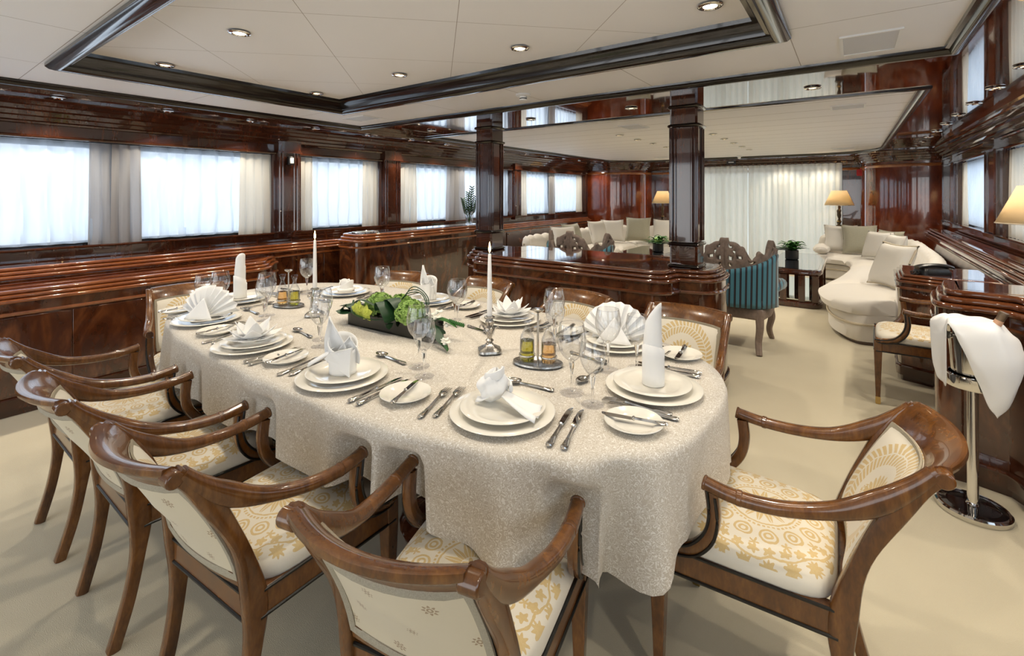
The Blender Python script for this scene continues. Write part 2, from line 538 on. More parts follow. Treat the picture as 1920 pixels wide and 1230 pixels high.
def dup(root, loc, rz, label, group=None):
    def cp(o, par):
        c = o.copy(); C.objects.link(c)
        if par is not None: c.parent = par
        for ch in KIDS.setdefault(o.name, list(o.children)): cp(ch, c)
        return c
    r = cp(root, None)
    r.location = loc; r.rotation_euler = (0, 0, rz); r['label'] = label
    if group: r['group'] = group
    return r
class Proto:
    """first call moves the built thing itself, later calls copy it with its parts"""
    def __init__(s, root): s.root = root; s.used = False
    def put(s, loc, rz, label, group=None):
        if not s.used:
            s.used = True; o = s.root
            o.location = loc; o.rotation_euler = (0, 0, rz); o['label'] = label
            if group: o['group'] = group
            return o
        return dup(s.root, loc, rz, label, group)
def nth(i): return ['first','second','third','fourth','fifth','sixth','seventh','eighth','ninth','tenth','eleventh','twelfth','thirteenth','fourteenth','fifteenth','sixteenth','seventeenth','eighteenth'][i]
def beads(z1, z0, n, step, bulge=None):
    """stack of n half-round beads from z1 down to z0, each standing further out than the one above"""
    h = (z1 - z0) / n; out = []
    bulge = h * 0.5 if bulge is None else bulge
    for k in range(n):
        base = (n - 1 - k) * step
        for a in (90, 60, 30, 0, -30, -60, -90):
            a = math.radians(a)
            out.append((base + bulge - bulge * math.cos(a), z1 - h * (k + .5) + h * .5 * math.sin(a)))
    return out
# ------------------------------------------------------------ room shell
XL, XR, YB, YF = -5.05, 1.2, -2.4, 10.95
ZS = 2.13                                   # underside of the polished soffit
m = MB().box(XL - .2, XR + .2, YB - .1, YF + .2, -0.06, 0.0); struct('floor', m, 'carpet')

OPL = [(-2.2, -0.3), (0.0, 2.58), (2.89, 4.01), (4.34, 6.98), (7.25, 9.82)]
OPR = [(7.09, 8.85), (3.9, 6.5), (0.7, 3.4), (-2.2, 0.4)]
SILL, HEAD = 0.985, 1.84
def side_wall(name, x_in, x_out, ops):
    x0, x1 = min(x_in, x_out), max(x_in, x_out)
    m = MB()
    m.box(x0, x1, YB, YF, 0, SILL); m.box(x0, x1, YB, YF, HEAD, 2.3)
    ys = [YB] + [v for o in sorted(ops) for v in o] + [YF]
    for i in range(0, len(ys), 2): m.box(x0, x1, ys[i], ys[i + 1], SILL, HEAD)
    struct(name, m, 'mahogany')
side_wall('wall_left', XL, XL - .16, OPL)
side_wall('wall_right', XR, XR + .16, OPR)
m = MB(); BX0, BX1 = -4.3, 0.4  # back wall left open for the added fill-light doors
m.box(XL - .16, BX0, YB - .12, YB, 0, 2.3); m.box(BX1, XR + .16, YB - .12, YB, 0, 2.3); m.box(BX0, BX1, YB - .12, YB, 2.0, 2.3); m.box(BX0, BX1, YB - .12, YB, 0, .12)
struct('wall_back', m, 'mahogany')
m = MB(); FX0, FX1 = -3.35, -0.12
m.box(XL, FX0, YF - .08, YF + .1, 0, 2.3); m.box(FX1, XR, YF - .08, YF + .1, 0, 2.3); m.box(FX0, FX1, YF - .08, YF + .1, 2.02, 2.3)
struct('wall_far', m, 'mahogany')

# windows: frame, mullion, pane
wn = 0
def window(x, y0, y1, mull, nx):
    global wn
    wn += 1
    m = MB(); xo = x - .13 * nx
    a, b = min(xo, xo - .03 * nx), max(xo, xo - .03 * nx)
    m.box(a, b, y0, y1, SILL, SILL + .035); m.box(a, b, y0, y1, HEAD - .05, HEAD)
    m.box(a, b, y0, y0 + .05, SILL + .035, HEAD - .05); m.box(a, b, y1 - .05, y1, SILL + .035, HEAD - .05)
    for q in mull: m.box(a, b, q - .10, q + .10, SILL + .035, HEAD - .05)
    # rounded inner corners of the openings
    edges = [y0 + .05] + [v for q in mull for v in (q - .10, q + .10)] + [y1 - .05]
    for i in range(0, len(edges), 2):
        for ye, sy in ((edges[i], 1), (edges[i + 1], -1)):
            for ze, sz in ((SILL + .035, 1), (HEAD - .05, -1)):
                r = .09
                pts = [(ye, ze)] + [(ye + sy * (r - r * math.cos(math.radians(t))), ze + sz * (r - r * math.sin(math.radians(t)))) for t in range(0, 91, 15)]
                m.rings([[(a, p, q2) for p, q2 in pts], [(b, p, q2) for p, q2 in pts]])
    w = struct('window_%d' % wn, m, 'lacquer', smooth=False)
    g = MB().box((a + b) / 2 - .003, (a + b) / 2 + .003, y0 + .02, y1 - .02, SILL + .01, HEAD - .02)
    obj('pane', g, 'pane', w, smooth=False)
    daylight(x - .42 * nx, y0, y1, SILL - .1, HEAD + .1, nx)
    return wn
MUL = {0: [], 1: [1.27], 2: [], 3: [5.50], 4: [8.45]}
for i, (a, b) in enumerate(OPL): window(XL, a, b, MUL[i], 1)
for i, (a, b) in enumerate(OPR): window(XR, a, b, [] if i in (0, 3) else [(a + b) / 2], -1)

def curtain(name, x, y0, y1, z0, z1, folds, amp, mat, label, cat, seed=0, flare=0.0, axis='y', nv=10):
    rr = random.Random(seed)
    ph = [rr.uniform(0, 6.28) for _ in range(4)]
    def fn(u, v):
        uu = u + 0.012 * math.sin(ph[0] + 9 * v + 14 * u) * (1 - v)
        w = math.sin(2 * PI * folds * uu + ph[1]) + .35 * math.sin(2 * PI * folds * 2.1 * uu + ph[2]) + .3 * math.sin(ph[3] + 5 * u + 3 * v)
        a = amp * (0.55 + 0.45 * (1 - v))
        p = y0 + (y1 - y0) * (0.5 + (u - .5) * (1 + flare * (1 - v)))
        q = x + a * w
        z = z0 + (z1 - z0) * v
        return (q, p, z) if axis == 'y' else (p, q, z)
    m = MB().grid(fn, max(16, int(folds * 9)), nv)
    return tag(obj(name, m, mat), label, cat)
def drape(y0, y1, lab, mat='drape', seed=1, x=XL - .045, folds=None, side='left', flare=0.12):
    curtain('drape', x, y0, y1, SILL + .004, HEAD - .01, folds or max(2, (y1 - y0) / .085), .013, mat, lab, 'curtain', seed, flare)
SH = XL - .080
WL = ['', 'nearest window on the left wall', 'second window on the left wall', 'third left window behind the bar', 'farthest window on the left wall']
for k, (i, a, b) in enumerate([(0, -2.2, -1.5), (1, 0.0, 1.30), (1, 1.24, 2.58), (2, 2.89, 4.01), (3, 4.34, 5.5), (3, 5.5, 6.98), (4, 7.25, 8.45), (4, 8.45, 9.82)]):
    half = {1: 'near half of the ', 2: 'far half of the ', 4: 'near half of the ', 5: 'far half of the ', 6: 'near half of the ', 7: 'far half of the '}.get(k, '')
    nm = WL[i] if i else 'left wall window behind the camera'
    curtain('sheer_curtain', SH, a + .01, b - .01, SILL + .02, HEAD - .005, (b - a) / .15, .023, 'sheer', 'white voile over the ' + half + nm, 'curtain', 20 + k, 0.0)
drape(2.26, 2.575, 'cream drape gathered at the far end of the nearest left window', seed=2)
drape(1.08, 1.22, 'grey backlit drape left of the gap between the two nearest panes', 'shaded_drape', 3, folds=2)
drape(1.22, 1.42, 'shaded backlit drape edge hanging between the two nearest panes', 'shaded_drape', 4, x=XL - .03, folds=2.5)
drape(2.90, 3.06, 'cream drape at the near side of the second left window', seed=5, folds=2)
drape(3.76, 4.0, 'cream drape at the far side of the second left window', seed=6, folds=3)
drape(4.35, 4.66, 'cream gathered drape at the near side of the third left window', seed=7, folds=4)
drape(5.30, 5.72, 'grey backlit drape on the mullion behind the leafy plant', 'shaded_drape', 8, folds=4)
drape(7.26, 7.50, 'cream drape at the near side of the farthest left window', seed=9, folds=3)
drape(8.34, 8.58, 'grey backlit drape on the mullion of the farthest left window', 'shaded_drape', 10, folds=3)
drape(9.55, 9.81, 'cream drape at the far side of the farthest left window', seed=11, folds=3)
SR = XR + .080
for k, (a, b, nm) in enumerate([(7.09, 8.85, 'small far window on the right wall'), (3.9, 6.5, 'right wall window behind the near lamp'), (.7, 3.4, 'right wall window above the desk'), (-2.2, -1.5, 'right wall window behind the camera')]):
    curtain('sheer_curtain', SR, a + .01, b - .01, SILL + .02, HEAD - .005, (b - a) / .10, .013, 'sheer', 'thin white voile curtain over the ' + nm, 'curtain', 40 + k, 0.0)
drape(8.50, 8.84, 'cream drape at the far side of the small right window', seed=12, x=XR + .05, folds=3)
drape(6.02, 6.49, 'cream drape behind the near lampshade on the right wall', seed=13, x=XR + .05, folds=4)
drape(2.9, 3.39, 'cream drape at the far side of the right window above the desk', seed=14, x=XR + .05, folds=4)
drape(3.91, 4.3, 'cream drape at the near side of the right window behind the lamp', seed=15, x=XR + .05, folds=4)
drape(.71, 1.1, 'cream drape at the near side of the right window above the desk', seed=16, x=XR + .05, folds=4)

# far wall: glazed opening behind two pleated curtains
wn += 1
m = MB()
for q in (FX0, -2.3, -1.73, -1.16, FX1 - .06): m.box(q, q + .06, YF - .02, YF + .02, 0, 2.02)
w = struct('window_%d' % wn, m, 'lacquer', smooth=False)
obj('pane', MB().box(FX0, FX1, YF - .003, YF + .003, .02, 2.0), 'pane', w, smooth=False)
l = daylight(0, FX0, FX1, .1, 2.05, 1); l.location = ((FX0 + FX1) / 2, YF + .5, 1.05); l.rotation_euler = (PI / 2, 0, PI)
l.data.energy *= 0.35
def pleats(x0, x1, label, seed):
    n = round((x1 - x0) / .105)
    def fn(u, v):
        t = u * n
        w = abs(math.sin(PI * t)) ** 0.7
        pinch = max(0, 1 - abs(v - .93) / .07)
        z = .02 + 1.97 * v
        return (x0 + (x1 - x0) * u, 10.80 - .075 * w * (1 - .55 * pinch) + .008 * math.sin(u * 17 + 4 * v + seed), z)
    tag(obj('pleated_curtain', MB().grid(fn, n * 10, 14), 'pleat'), label, 'curtain')
pleats(-3.34, -1.74, 'ivory pinch-pleated curtain on the far wall, left half behind the pillar', 1)
pleats(-1.735, -0.13, 'ivory pinch-pleated curtain on the far wall, right half beside the lamp', 2)

# unseen glazed doors behind the camera, added to give fill light
wn += 1
m = MB()
for i in range(6): q = BX0 + (BX1 - BX0 - .07) * i / 5; m.box(q, q + .07, YB - .09, YB - .03, .12, 2.0)
w = struct('window_%d' % wn, m, 'mahogany', smooth=False)  # added glazing out of view, numbered on after the real windows
obj('pane', MB().box(BX0, BX1, YB - .063, YB - .057, .12, 2.0), 'pane', w, smooth=False)
l = daylight(0, BX0, BX1, .1, 2.0, 1); l.data.color = (1.0, .93, .84); l.location = ((BX0 + BX1) / 2, YB - .5, 1.05); l.rotation_euler = (PI / 2, 0, 0)  # added warm fill lamp shining in through the unseen doors
# bowed corner panels at the far end
for nm, cx, cy, a, b, s in (('wall_corner_left', XL, 10.87, 1.25, .85, 1), ('wall_corner_right', XR, 10.87, 1.05, 1.0, -1)):
    pts = [(cx + s * a * math.sin(math.radians(t)) ** .8, cy - b * math.cos(math.radians(t)) ** .8) for t in range(0, 91, 6)]
    m = MB().rings([[(x, y, z) for x, y in pts] for z in (0, 2.2)], closed=False)
    struct(nm, m, 'redpanel')
cornerL = [(XL + 1.25 * math.sin(math.radians(t)) ** .8, 10.87 - .85 * math.cos(math.radians(t)) ** .8) for t in range(0, 91, 9)]
cornerR = [(XR - 1.05 * math.sin(math.radians(t)) ** .8, 10.87 - 1.0 * math.cos(math.radians(t)) ** .8) for t in range(90, -1, -9)]
ROOM = [(XL, YB)] + cornerL + cornerR + [(XR, YB)]
CORN = [(.17, 2.14), (.17, 2.118), (.15, 2.112), (.14, 2.10), (.135, 2.075), (.118, 2.068), (.112, 2.04), (.085, 2.03), (.078, 2.0), (.052, 1.992), (.046, 1.965), (.022, 1.958), (.018, 1.945), (0, 1.94), (0, 2.14)]
struct('trim_1', MB().sweep(ROOM, CORN), 'mahogany', angle=25)
struct('trim_2', MB().sweep([(XL, YB), (XL, 10.0)], [(0, 1.862), (.012, 1.86), (.018, 1.85), (.012, 1.838), (0, 1.836)]), 'mahogany')
struct('trim_3', MB().sweep([(XR, 9.85), (XR, YB)], [(0, 1.862), (.012, 1.86), (.018, 1.85), (.012, 1.838), (0, 1.836)]), 'mahogany')
struct('trim_4', MB().sweep([(XL, YB), (XL, 10.0)], [(-.03, .99), (.014, .99), (.02, .982), (.014, .972), (0, .97), (-.03, .97)]), 'mahogany')
struct('trim_5', MB().sweep([(XR, 9.85), (XR, YB)], [(-.03, .99), (.014, .99), (.02, .982), (.014, .972), (0, .97), (-.03, .97)]), 'mahogany')
struct('trim_6', MB().sweep(cornerL + cornerR, [(0, 1.90), (.03, 1.90), (.035, 1.885), (.02, 1.87), (.012, 1.85), (0, 1.85)]), 'bead')
# fluted pilasters between the windows
tn = 6
def pilaster(x, y0, y1, nx):
    global tn
    tn += 1
    m = MB()
    w = (y1 - y0)
    for z0, z1, pr in ((.93, 1.0, .05), (1.0, 1.86, .03), (1.86, 1.98, .05)):
        a, b = sorted((x, x + pr * nx)); m.box(a, b, y0 + .004, y1 - .004, z0, z1)
    for yy in (y0 + .03, y0 + .065, y1 - .065, y1 - .03):
        m.tube([(x + .03 * nx, yy, .94), (x + .03 * nx, yy, 1.97)], .016, 8)
    a, b = sorted((x, x + .062 * nx)); m.box(a, b, y0 - .006, y1 + .006, .985, 1.0); m.box(a, b, y0 - .006, y1 + .006, 1.855, 1.872)
    struct('trim_%d' % tn, m, 'mahogany')
for a, b in ((-.27, -.03), (2.605, 2.865), (4.03, 4.32), (7.0, 7.23)): pilaster(XL, a, b, 1)
for a, b in ((6.55, 7.04), (3.5, 3.82), (.45, .65)): pilaster(XR, a, b, -1)
pilaster(XL, 9.84, 9.93, 1); pilaster(XR, 8.9, 9.1, -1); pilaster(XR, 9.78, 9.88, -1)

# ------------------------------------------------------------ ceilings
DX0, DX1, DY0, DY1 = -4.435, 0.435, -2.0, 3.25
LY0, LY1 = 4.22, 10.38
m = MB()
m.box(XL, DX0, YB, YF, ZS, ZS + .03); m.box(DX1, XR, YB, YF, ZS, ZS + .03)
m.box(DX0, DX1, DY1, LY0, ZS, ZS + .03); m.box(DX0, DX1, YB, DY0, ZS, ZS + .03)
hole = arc(DX0 + .95, LY1 - .95, .95, 180, 90, 8) + arc(DX1 - .95, LY1 - .95, .95, 90, 0, 8)
m.prism([(DX0, YF), (DX0, LY1 - .95)] + hole[1:-1] + [(DX1, LY1 - .95), (DX1, YF)], ZS, ZS + .03)
struct('ceiling', m, 'gloss', smooth=False)
TX0, TX1, TY0, TY1 = -3.68, -0.27, 0.64, 2.50
ZC = 2.155
m = MB()
m.box(DX0, TX0, DY0, DY1, ZC, ZC + .03); m.box(TX1, DX1, DY0, DY1, ZC, ZC + .03)
m.box(TX0, TX1, DY0, TY0, ZC, ZC + .03); m.box(TX0, TX1, TY1, DY1, ZC, ZC + .03)
struct('ceiling.001', m, 'ceil', smooth=False)
struct('ceiling.002', MB().box(TX0, TX1, TY0, TY1, 2.225, 2.25), 'tray', smooth=False)
struct('ceiling.003', MB().prism([(DX0, LY0), (DX1, LY0)] + list(reversed(hole)), ZC, ZC + .03), 'plank', smooth=False)
EDGE = [(-.012, 2.16), (-.012, 2.122), (.004, 2.114), (.018, 2.116), (.026, 2.124), (.034, 2.138), (.05, 2.142), (.055, 2.158), (.055, 2.165)]
cw = lambda x0, x1, y0, y1: [(x0, y0), (x0, y1), (x1, y1), (x1, y0)]
struct('trim_21', MB().sweep(cw(DX0, DX1, DY0, DY1), EDGE, True), 'lacquer')
struct('trim_22', MB().sweep([(DX0, LY0)] + hole + [(DX1, LY0)], EDGE, True), 'lacquer')
TRAY = [(-.045, 2.16), (-.045, 2.138), (-.03, 2.122), (-.008, 2.114), (.012, 2.116), (.026, 2.126), (.032, 2.142), (.05, 2.146), (.056, 2.17), (.07, 2.185), (.078, 2.20), (.10, 2.206), (.105, 2.228), (-.045, 2.228)]
struct('trim_23', MB().sweep(cw(TX0, TX1, TY0, TY1), TRAY, True), 'lacquer')
struct('trim_24', MB().sweep([(FX1 + .3, YF - .13), (FX0 - .3, YF - .13)][::-1], [(-.05, 2.0), (.05, 2.0), (.06, 2.02), (.05, 2.04), (.035, 2.05), (.035, 2.14), (-.05, 2.14)]), 'mahogany')

# recessed downlights
rt = thing('recessed_downlight', 'x', 'spotlight')
m = MB().lathe([(.030, -.001), (.047, -.001), (.052, -.006), (.047, -.010), (.036, -.011), (.030, -.006), (.0285, .012)], 24, cap0=False, cap1=False)
obj('trim_ring', m, 'chrome', rt)
obj('lens', MB().lathe([(.029, .003), (.02, -.0005), (.008, -.002)], 20), 'lens', rt)
sp = bpy.data.lights.new('bulb', 'SPOT'); sp.energy = SPOT_W; sp.color = (1.0, 0.885, 0.72); sp.spot_size = math.radians(115); sp.spot_blend = 0.7; sp.shadow_soft_size = .03
so = bpy.data.objects.new('bulb', sp); C.objects.link(so); so.parent = rt; so.location = (0, 0, -.016)
DL = Proto(rt)
rowname = {0: 'nearer row of the raised ceiling tray', 1: 'farther row of the raised ceiling tray'}
for r_, y in enumerate((1.10, 2.13)):
    for i, x in enumerate((-3.49, -2.49, -1.49, -0.49)):
        DL.put((x, y, 2.222), 0, 'recessed spotlight, %s from the left in the %s' % (nth(i), rowname[r_]), 'spotlights in the raised tray')
for i in range(-2, 13): DL.put((-4.79, .84 + .69 * i, ZS - .001), 0, 'recessed spotlight in the left polished soffit, %s from the near end' % nth(i + 2), 'spotlights along the left soffit')
for i in range(-3, 11): DL.put((.795, 3.14 + .675 * (i - 1), ZS - .001), 0, 'recessed spotlight in the right polished soffit, %s from the near end' % nth(i + 3), 'spotlights along the right soffit')
for i, x in enumerate((-3.85, -2.5, -1.49, -.21)): DL.put((x, 3.76, ZS - .001), 0, 'recessed spotlight in the polished cross beam, %s from the left' % nth(i), 'spotlights in the cross beam')
for i in range(6): DL.put((-2.37, 5.6 + .62 * i, ZC - .001), 0, 'small recessed lounge spotlight, left row, %s from the beam' % nth(i), 'lounge spotlights, left row')
for i in range(6): DL.put((-1.39, 5.55 + .64 * i, ZC - .001), 0, 'small recessed lounge spotlight, right row, %s from the beam' % nth(i), 'lounge spotlights, right row')
for i, (x, y) in enumerate(((-4.72, 9.75), (-4.35, 10.2), (-3.9, 10.5), (-3.33, 10.52), (-1.06, 10.47), (-.4, 10.47), (.12, 10.42), (.55, 10.05))):
    DL.put((x, y, ZS - .001), 0, 'tiny recessed spotlight over the far wall, %s from the left' % nth(i), 'spotlights over the far wall')

# ceiling fittings
t = thing('smoke_detector', 'white round smoke detector on the pale ceiling in front of the cross beam', 'detector', (-1.99, 2.89, ZC))
obj('base', MB().lathe([(.055, 0), (.055, -.012), (.045, -.016)], 24), 'white', t)
obj('sensor', MB().lathe([(.028, -.014), (.028, -.028), (.026, -.03), (.026, -.036), (.028, -.038), (.026, -.046), (.015, -.05)], 20), 'white', t)
obj('slot_band', MB().lathe([(.0275, -.030), (.0275, -.036)], 20), 'black', t)
t = thing('smoke_detector', 'small white dome detector above the far pleated curtain', 'detector', (-1.78, 10.1, ZC))
obj('base', MB().lathe([(.06, 0), (.06, -.015), (.045, -.02)], 20), 'white', t)
obj('sensor', MB().lathe([(.03, -.018), (.028, -.05), (.012, -.06)], 16), 'white', t)
def vent(x, y, w, d, label):
    t = thing('ceiling_vent', label, 'vent', (x, y, ZC))
    obj('grille', MB().box(-w/2, w/2, -d/2, d/2, -.004, .002), 'vent', t, smooth=False)
    f = MB().sweep([(-w/2, -d/2), (-w/2, d/2), (w/2, d/2), (w/2, -d/2)], [(0, .001), (0, -.008), (-.014, -.008), (-.014, .001)], True)
    obj('frame', f, 'white', t, smooth=False)
vent(.075, 2.90, .21, .34, 'large pale flat vent panel on the near ceiling, top right')
vent(-1.95, 5.0, .22, .28, 'grey vent in the lounge ceiling between the two pillars')
vent(-.02, 4.92, .22, .2, 'grey vent in the lounge ceiling right of the right pillar')
vent(-3.9, 2.87, .30, .2, 'slim white vent at the left end of the near ceiling by the beam')
vent(-3.1, 9.6, .3, .2, 'distant vent at the far left of the lounge ceiling')
vent(-.1, 9.4, .3, .2, 'distant vent at the far right of the lounge ceiling')
t = thing('exit_sign', 'small black box sign on the cornice above the far curtain', 'sign', (-2.02, 10.60, 2.06))
obj('housing', MB().box(-.09, .09, -.02, .02, -.035, .035), 'black', t, bevel=.004)
obj('lamp_strip', MB().box(-.05, .05, -.024, -.019, -.008, .012), 'white', t)
t = thing('fire_alarm', 'small red alarm box on the wood wall beside the far right lamp', 'alarm', (.14, 10.80, 1.80))
obj('housing', MB().box(-.05, .05, -.03, .03, -.06, .06), 'red', t, bevel=.006)
obj('button', MB().lathe([(.02, 0), (.02, .01), (.01, .014)], 14).xf(Matrix.Rotation(PI/2, 4, 'X')).xf(Matrix.Translation((0, -.03, 0))), 'red', t)
t = thing('wall_sensor', 'small black and white box on the first pilaster by the left windows', 'sensor', (XL + .062, 2.735, 1.77))
obj('housing', MB().box(-.02, .025, -.035, .035, -.045, .045), 'black', t, bevel=.004)
obj('face', MB().box(.02, .03, -.022, .022, -.03, .03), 'white', t, bevel=.003)
# ------------------------------------------------------------ built-in joinery
def rounded_rect(x0, x1, y0, y1, r, n=6):
    return arc(x1 - r, y0 + r, r, -90, 0, n) + arc(x1 - r, y1 - r, r, 0, 90, n) + arc(x0 + r, y1 - r, r, 90, 180, n) + arc(x0 + r, y0 + r, r, 180, 270, n)
def joinery(t, poly, ztop, zb, rail, step=.026, n=3, topmat='bead', body='flame', stone=None, plinth=.11):
    ins = (n - 1) * step + .012
    L = [(ins + .05, ztop - .001), (ins + .012, ztop)] + [(d, z) for d, z in beads(ztop, zb, n, step)] + [(.014, zb), (.03, zb)]
    o = obj('moulded_top', MB().loft(poly, L, cap0=False, cap1=False), topmat, t, angle=50)
    nr = outline_normals(poly)
    inner = [(p[0] - q[0] * (ins + .045), p[1] - q[1] * (ins + .045)) for p, q in zip(poly, nr)]
    obj('top_surface', MB().prism(inner, ztop - .012, ztop + (.006 if stone else 0)), stone or 'gloss', t, bevel=.002 if stone else 0)
    obj('body', MB().loft(poly, [(.015, plinth), (.015, zb + .004)], cap0=True, cap1=True), body, t)
    obj('rail', MB().loft(poly, [(.016, rail + .012), (.004, rail + .010), (0, rail), (.004, rail - .010), (.016, rail - .012)], cap1=False), topmat, t)
    obj('plinth', MB().loft(poly, [(.012, plinth + .014), (.002, plinth + .010), (-.002, plinth), (.004, plinth - .012), (.004, .045), (.03, .04), (.03, 0)], cap1=False), 'mahogany', t)

# long wall ledge cabinet, left
t = thing('wall_cabinet', 'long mahogany cabinet with three-bead amber ledge under the left windows', 'cabinet', (-4.9, 3.4, 0))
def rel(poly, t): return [(x - t.location[0], y - t.location[1]) for x, y in poly]
PL = [(-5.05, -2.4), (-4.74, -2.4), (-4.74, 9.6), (-5.05, 9.6)]
joinery(t, rel(PL, t), .885, .805, .765)
for y0 in (2.62, 2.98, 3.34, 5.2, 5.8, 6.4):
    d = obj('door', MB().box(.149, .156, y0 - 3.4 + .004, y0 - 3.4 + .352, .14, .745), 'flame', t, bevel=.002)
    obj('knob', MB().lathe([(.006, 0), (.005, .012), (.010, .018), (.008, .026)], 12).xf(Matrix.Rotation(PI/2, 4, 'Y')).xf(Matrix.Translation((.156, y0 - 3.4 + (.32 if y0 in (2.98, 5.2) else .035), .715))), 'brass', d)
# low sideboard in front of it
t = thing('sideboard', 'low flame mahogany sideboard with amber beaded edge along the left wall', 'sideboard', (-4.5, .2, 0))
poly = [(-4.735, -2.38), (-4.27, -2.38), (-4.27, 2.02)] + arc(-4.52, 2.02, .25, 0, 60, 6)[1:] + [(-4.52, 2.31), (-4.60, 2.40)] + [(-4.735, 2.46)]
joinery(t, rel(poly, t), .79, .715, .648)
for i, y0 in enumerate((-2.3, -1.86, -1.40, -.94, -.48, -.02, .44, .90, 1.36)):
    if y0 < -.2: continue
    d = obj('door', MB().box(.214, .221, y0 - .2 + .003 - .08, y0 - .2 + .457 - .08, .135, .625), 'flame', t, bevel=.002)
obj('door_rail', MB().tube([(.216, -2.5, .66 - .012), (.216, 1.8, .66 - .012)], .004, 6), 'bead', t)

# bar cabinet with black stone top
t = thing('bar_cabinet', 'rounded mahogany bar cabinet with black stone top by the left windows', 'cabinet', (-4.5, 4.1, 0))
joinery(t, rel(rounded_rect(-4.72, -4.23, 3.06, 5.4, .17, 8), t), .965, .875, .825, stone='blackglass')
tag(obj('paper_tray', MB().loft(arc(-4.47, 3.30, .1, 0, 351, 39, .14), [(.0, .972), (.0, .982), (.012, .984), (.02, .978)], cap0=True), 'silver'), 'small oval silver tray at the rounded near end of the bar top', 'tray')

# central counter with lobed ends
def lobed(xc, hw, yf, yb, lobe, yl0, yl1, r=.15):
    half = [(xc + hw - r, yf)] + arc(xc + hw - r, yf + r, r, -90, -8, 6)[1:]
    yc = (yl0 + yl1) / 2
    half += [(xc + hw + .012, yl0 - .015)] + [(xc + hw + .02 + lobe * max(0, math.cos(math.radians(a))) ** .55, yc + (yl1 - yl0) / 2 * math.copysign(abs(math.sin(math.radians(a))) ** .8, math.sin(math.radians(a)))) for a in range(-84, 85, 12)]
    half += [(xc + hw - .03, yl1 + .03), (xc + hw - .05, yb)]
    left = [(2 * xc - x, y) for x, y in reversed(half)]
    return half + left
t = thing('counter', 'low mahogany counter with lobed rounded ends carrying the two pillars', 'counter', (-1.86, 3.6, 0))
poly = lobed(-1.86, .90, 3.10, 4.02, .235, 3.30, 3.86)
joinery(t, rel(poly, t), .88, .80, .735, step=.024, topmat='moulding', body='flame')
obj('inlay_line', MB().box(.58, .584, -.40, .34, .8795, .8806), 'bead', t, smooth=False)
obj('inlay_line', MB().box(-.584, -.58, -.40, .34, .8795, .8806), 'bead', t, smooth=False)

# pillars
def pillar(x, y, label):
    t = thing('pillar', label, 'pillar', (x, y, .88))
    a = .086
    def sq(k, z, ch=.014): 
        k2 = k - ch
        return [(k2, -k, z), (k, -k2, z), (k, k2, z), (k2, k, z), (-k2, k, z), (-k, k2, z), (-k, -k2, z), (-k2, -k, z)]
    H = ZS - .88
    obj('shaft', MB().rings([sq(a, .0), sq(a, H)]), 'mahogany', t, smooth=False)
    m = MB()
    for sx in (-1, 1):
        for sy in (-1, 1):
            for dx, dy in ((.082, .092), (.092, .082), (.058, .088), (.088, .058)):
                m.tube([(sx * dx, sy * dy, .19), (sx * dx, sy * dy, H - .25)], .010, 8)
    obj('corner_reeds', m, 'mahogany', t)
    for z0, z1, k in ((0, .175, .096), (H - .235, H, .096)):
        obj('block', MB().rings([sq(k, z0), sq(k, z1)]), 'mahogany', t, smooth=False)
    for z in (.012, .17, H - .235, H - .10):
        obj('collar', MB().rings([sq(.096, z - .014), sq(.107, z - .010), sq(.112, z), sq(.107, z + .010), sq(.096, z + .014)]), 'lacquer', t, angle=50)
pillar(-.965, 3.50, 'right-hand square mahogany pillar standing on the counter')
pillar(-2.80, 3.50, 'left-hand square mahogany pillar standing on the counter')

# right side: ledge, desk, small cabinet
t = thing('wall_cabinet', 'long mahogany ledge cabinet with stepped beads along the right wall', 'cabinet', (1.05, 6.5, 0))
joinery(t, rel([(.90, 3.62), (1.19, 3.62), (1.19, 9.4), (.90, 9.4)], t), .885, .805, .765, topmat='moulding')
t = thing('cabinet', 'small mahogany side cabinet behind the right-hand desk, black phone on top', 'cabinet', (.6, 4.9, 0))
joinery(t, rel([(.885, 5.25), (.30, 5.25), (.28, 4.62), (.30, 4.58), (.52, 4.50), (.885, 4.48)], t), .80, .735, .70, topmat='moulding', step=.02)
t = thing('desk', 'large curved mahogany desk with three-bead edge at the right, behind the wine stand', 'desk', (.8, 3.2, 0))
poly = [(1.19, 2.66)] + [(1.19, 3.60), (.48, 3.61)] + arc(.455, 3.52, .09, 90, 180, 4) + [(.348, 3.40), (.338, 3.25)] + arc(.44, 3.22, .105, 190, 275, 6) + [(.50, 3.115), (.585, 3.09), (.615, 3.04)] + arc(.83, 2.97, .20, 180, 270, 7) + [(.95, 2.73)]
joinery(t, rel(poly, t), .93, .835, .78, step=.024, topmat='moulding')
# writing table things
t = thing('telephone', 'black telephone handset on its base on the small cabinet at the right', 'telephone', (.50, 4.74, .80), .5)
obj('base', MB().rings([[(x * k, y * k, z) for x, y in rounded_rect(-.10, .10, -.07, .07, .03)] for k, z in ((1, 0), (1, .02), (.85, .045))]), 'black', t)
obj('handset', MB().tube(spline([(-.12, -.02, .05), (-.08, -.02, .062), (0, -.02, .068), (.08, -.02, .062), (.12, -.02, .05)]), [(.03, .016)] * 25, 10), 'black', t)
obj('cord', MB().tube([(-.12 - .03 * math.cos(a * .5), -.02 + .02 * math.sin(a * 3), .012 + .01 * math.cos(a * 3)) for a in [i * .25 for i in range(40)]], .005, 6), 'black', t)
t = thing('trinket_tray', 'small gold-rimmed tray on the desk top at the right edge', 'tray', (.88, 3.30, .93), .3)
obj('plate', MB().prism(rounded_rect(-.09, .09, -.05, .05, .015), 0, .008), 'blackglass', t)
obj('rim', MB().tube([(x, y, .012) for x, y in rounded_rect(-.09, .09, -.05, .05, .015)], .006, 8, loop=True), 'brass', t)

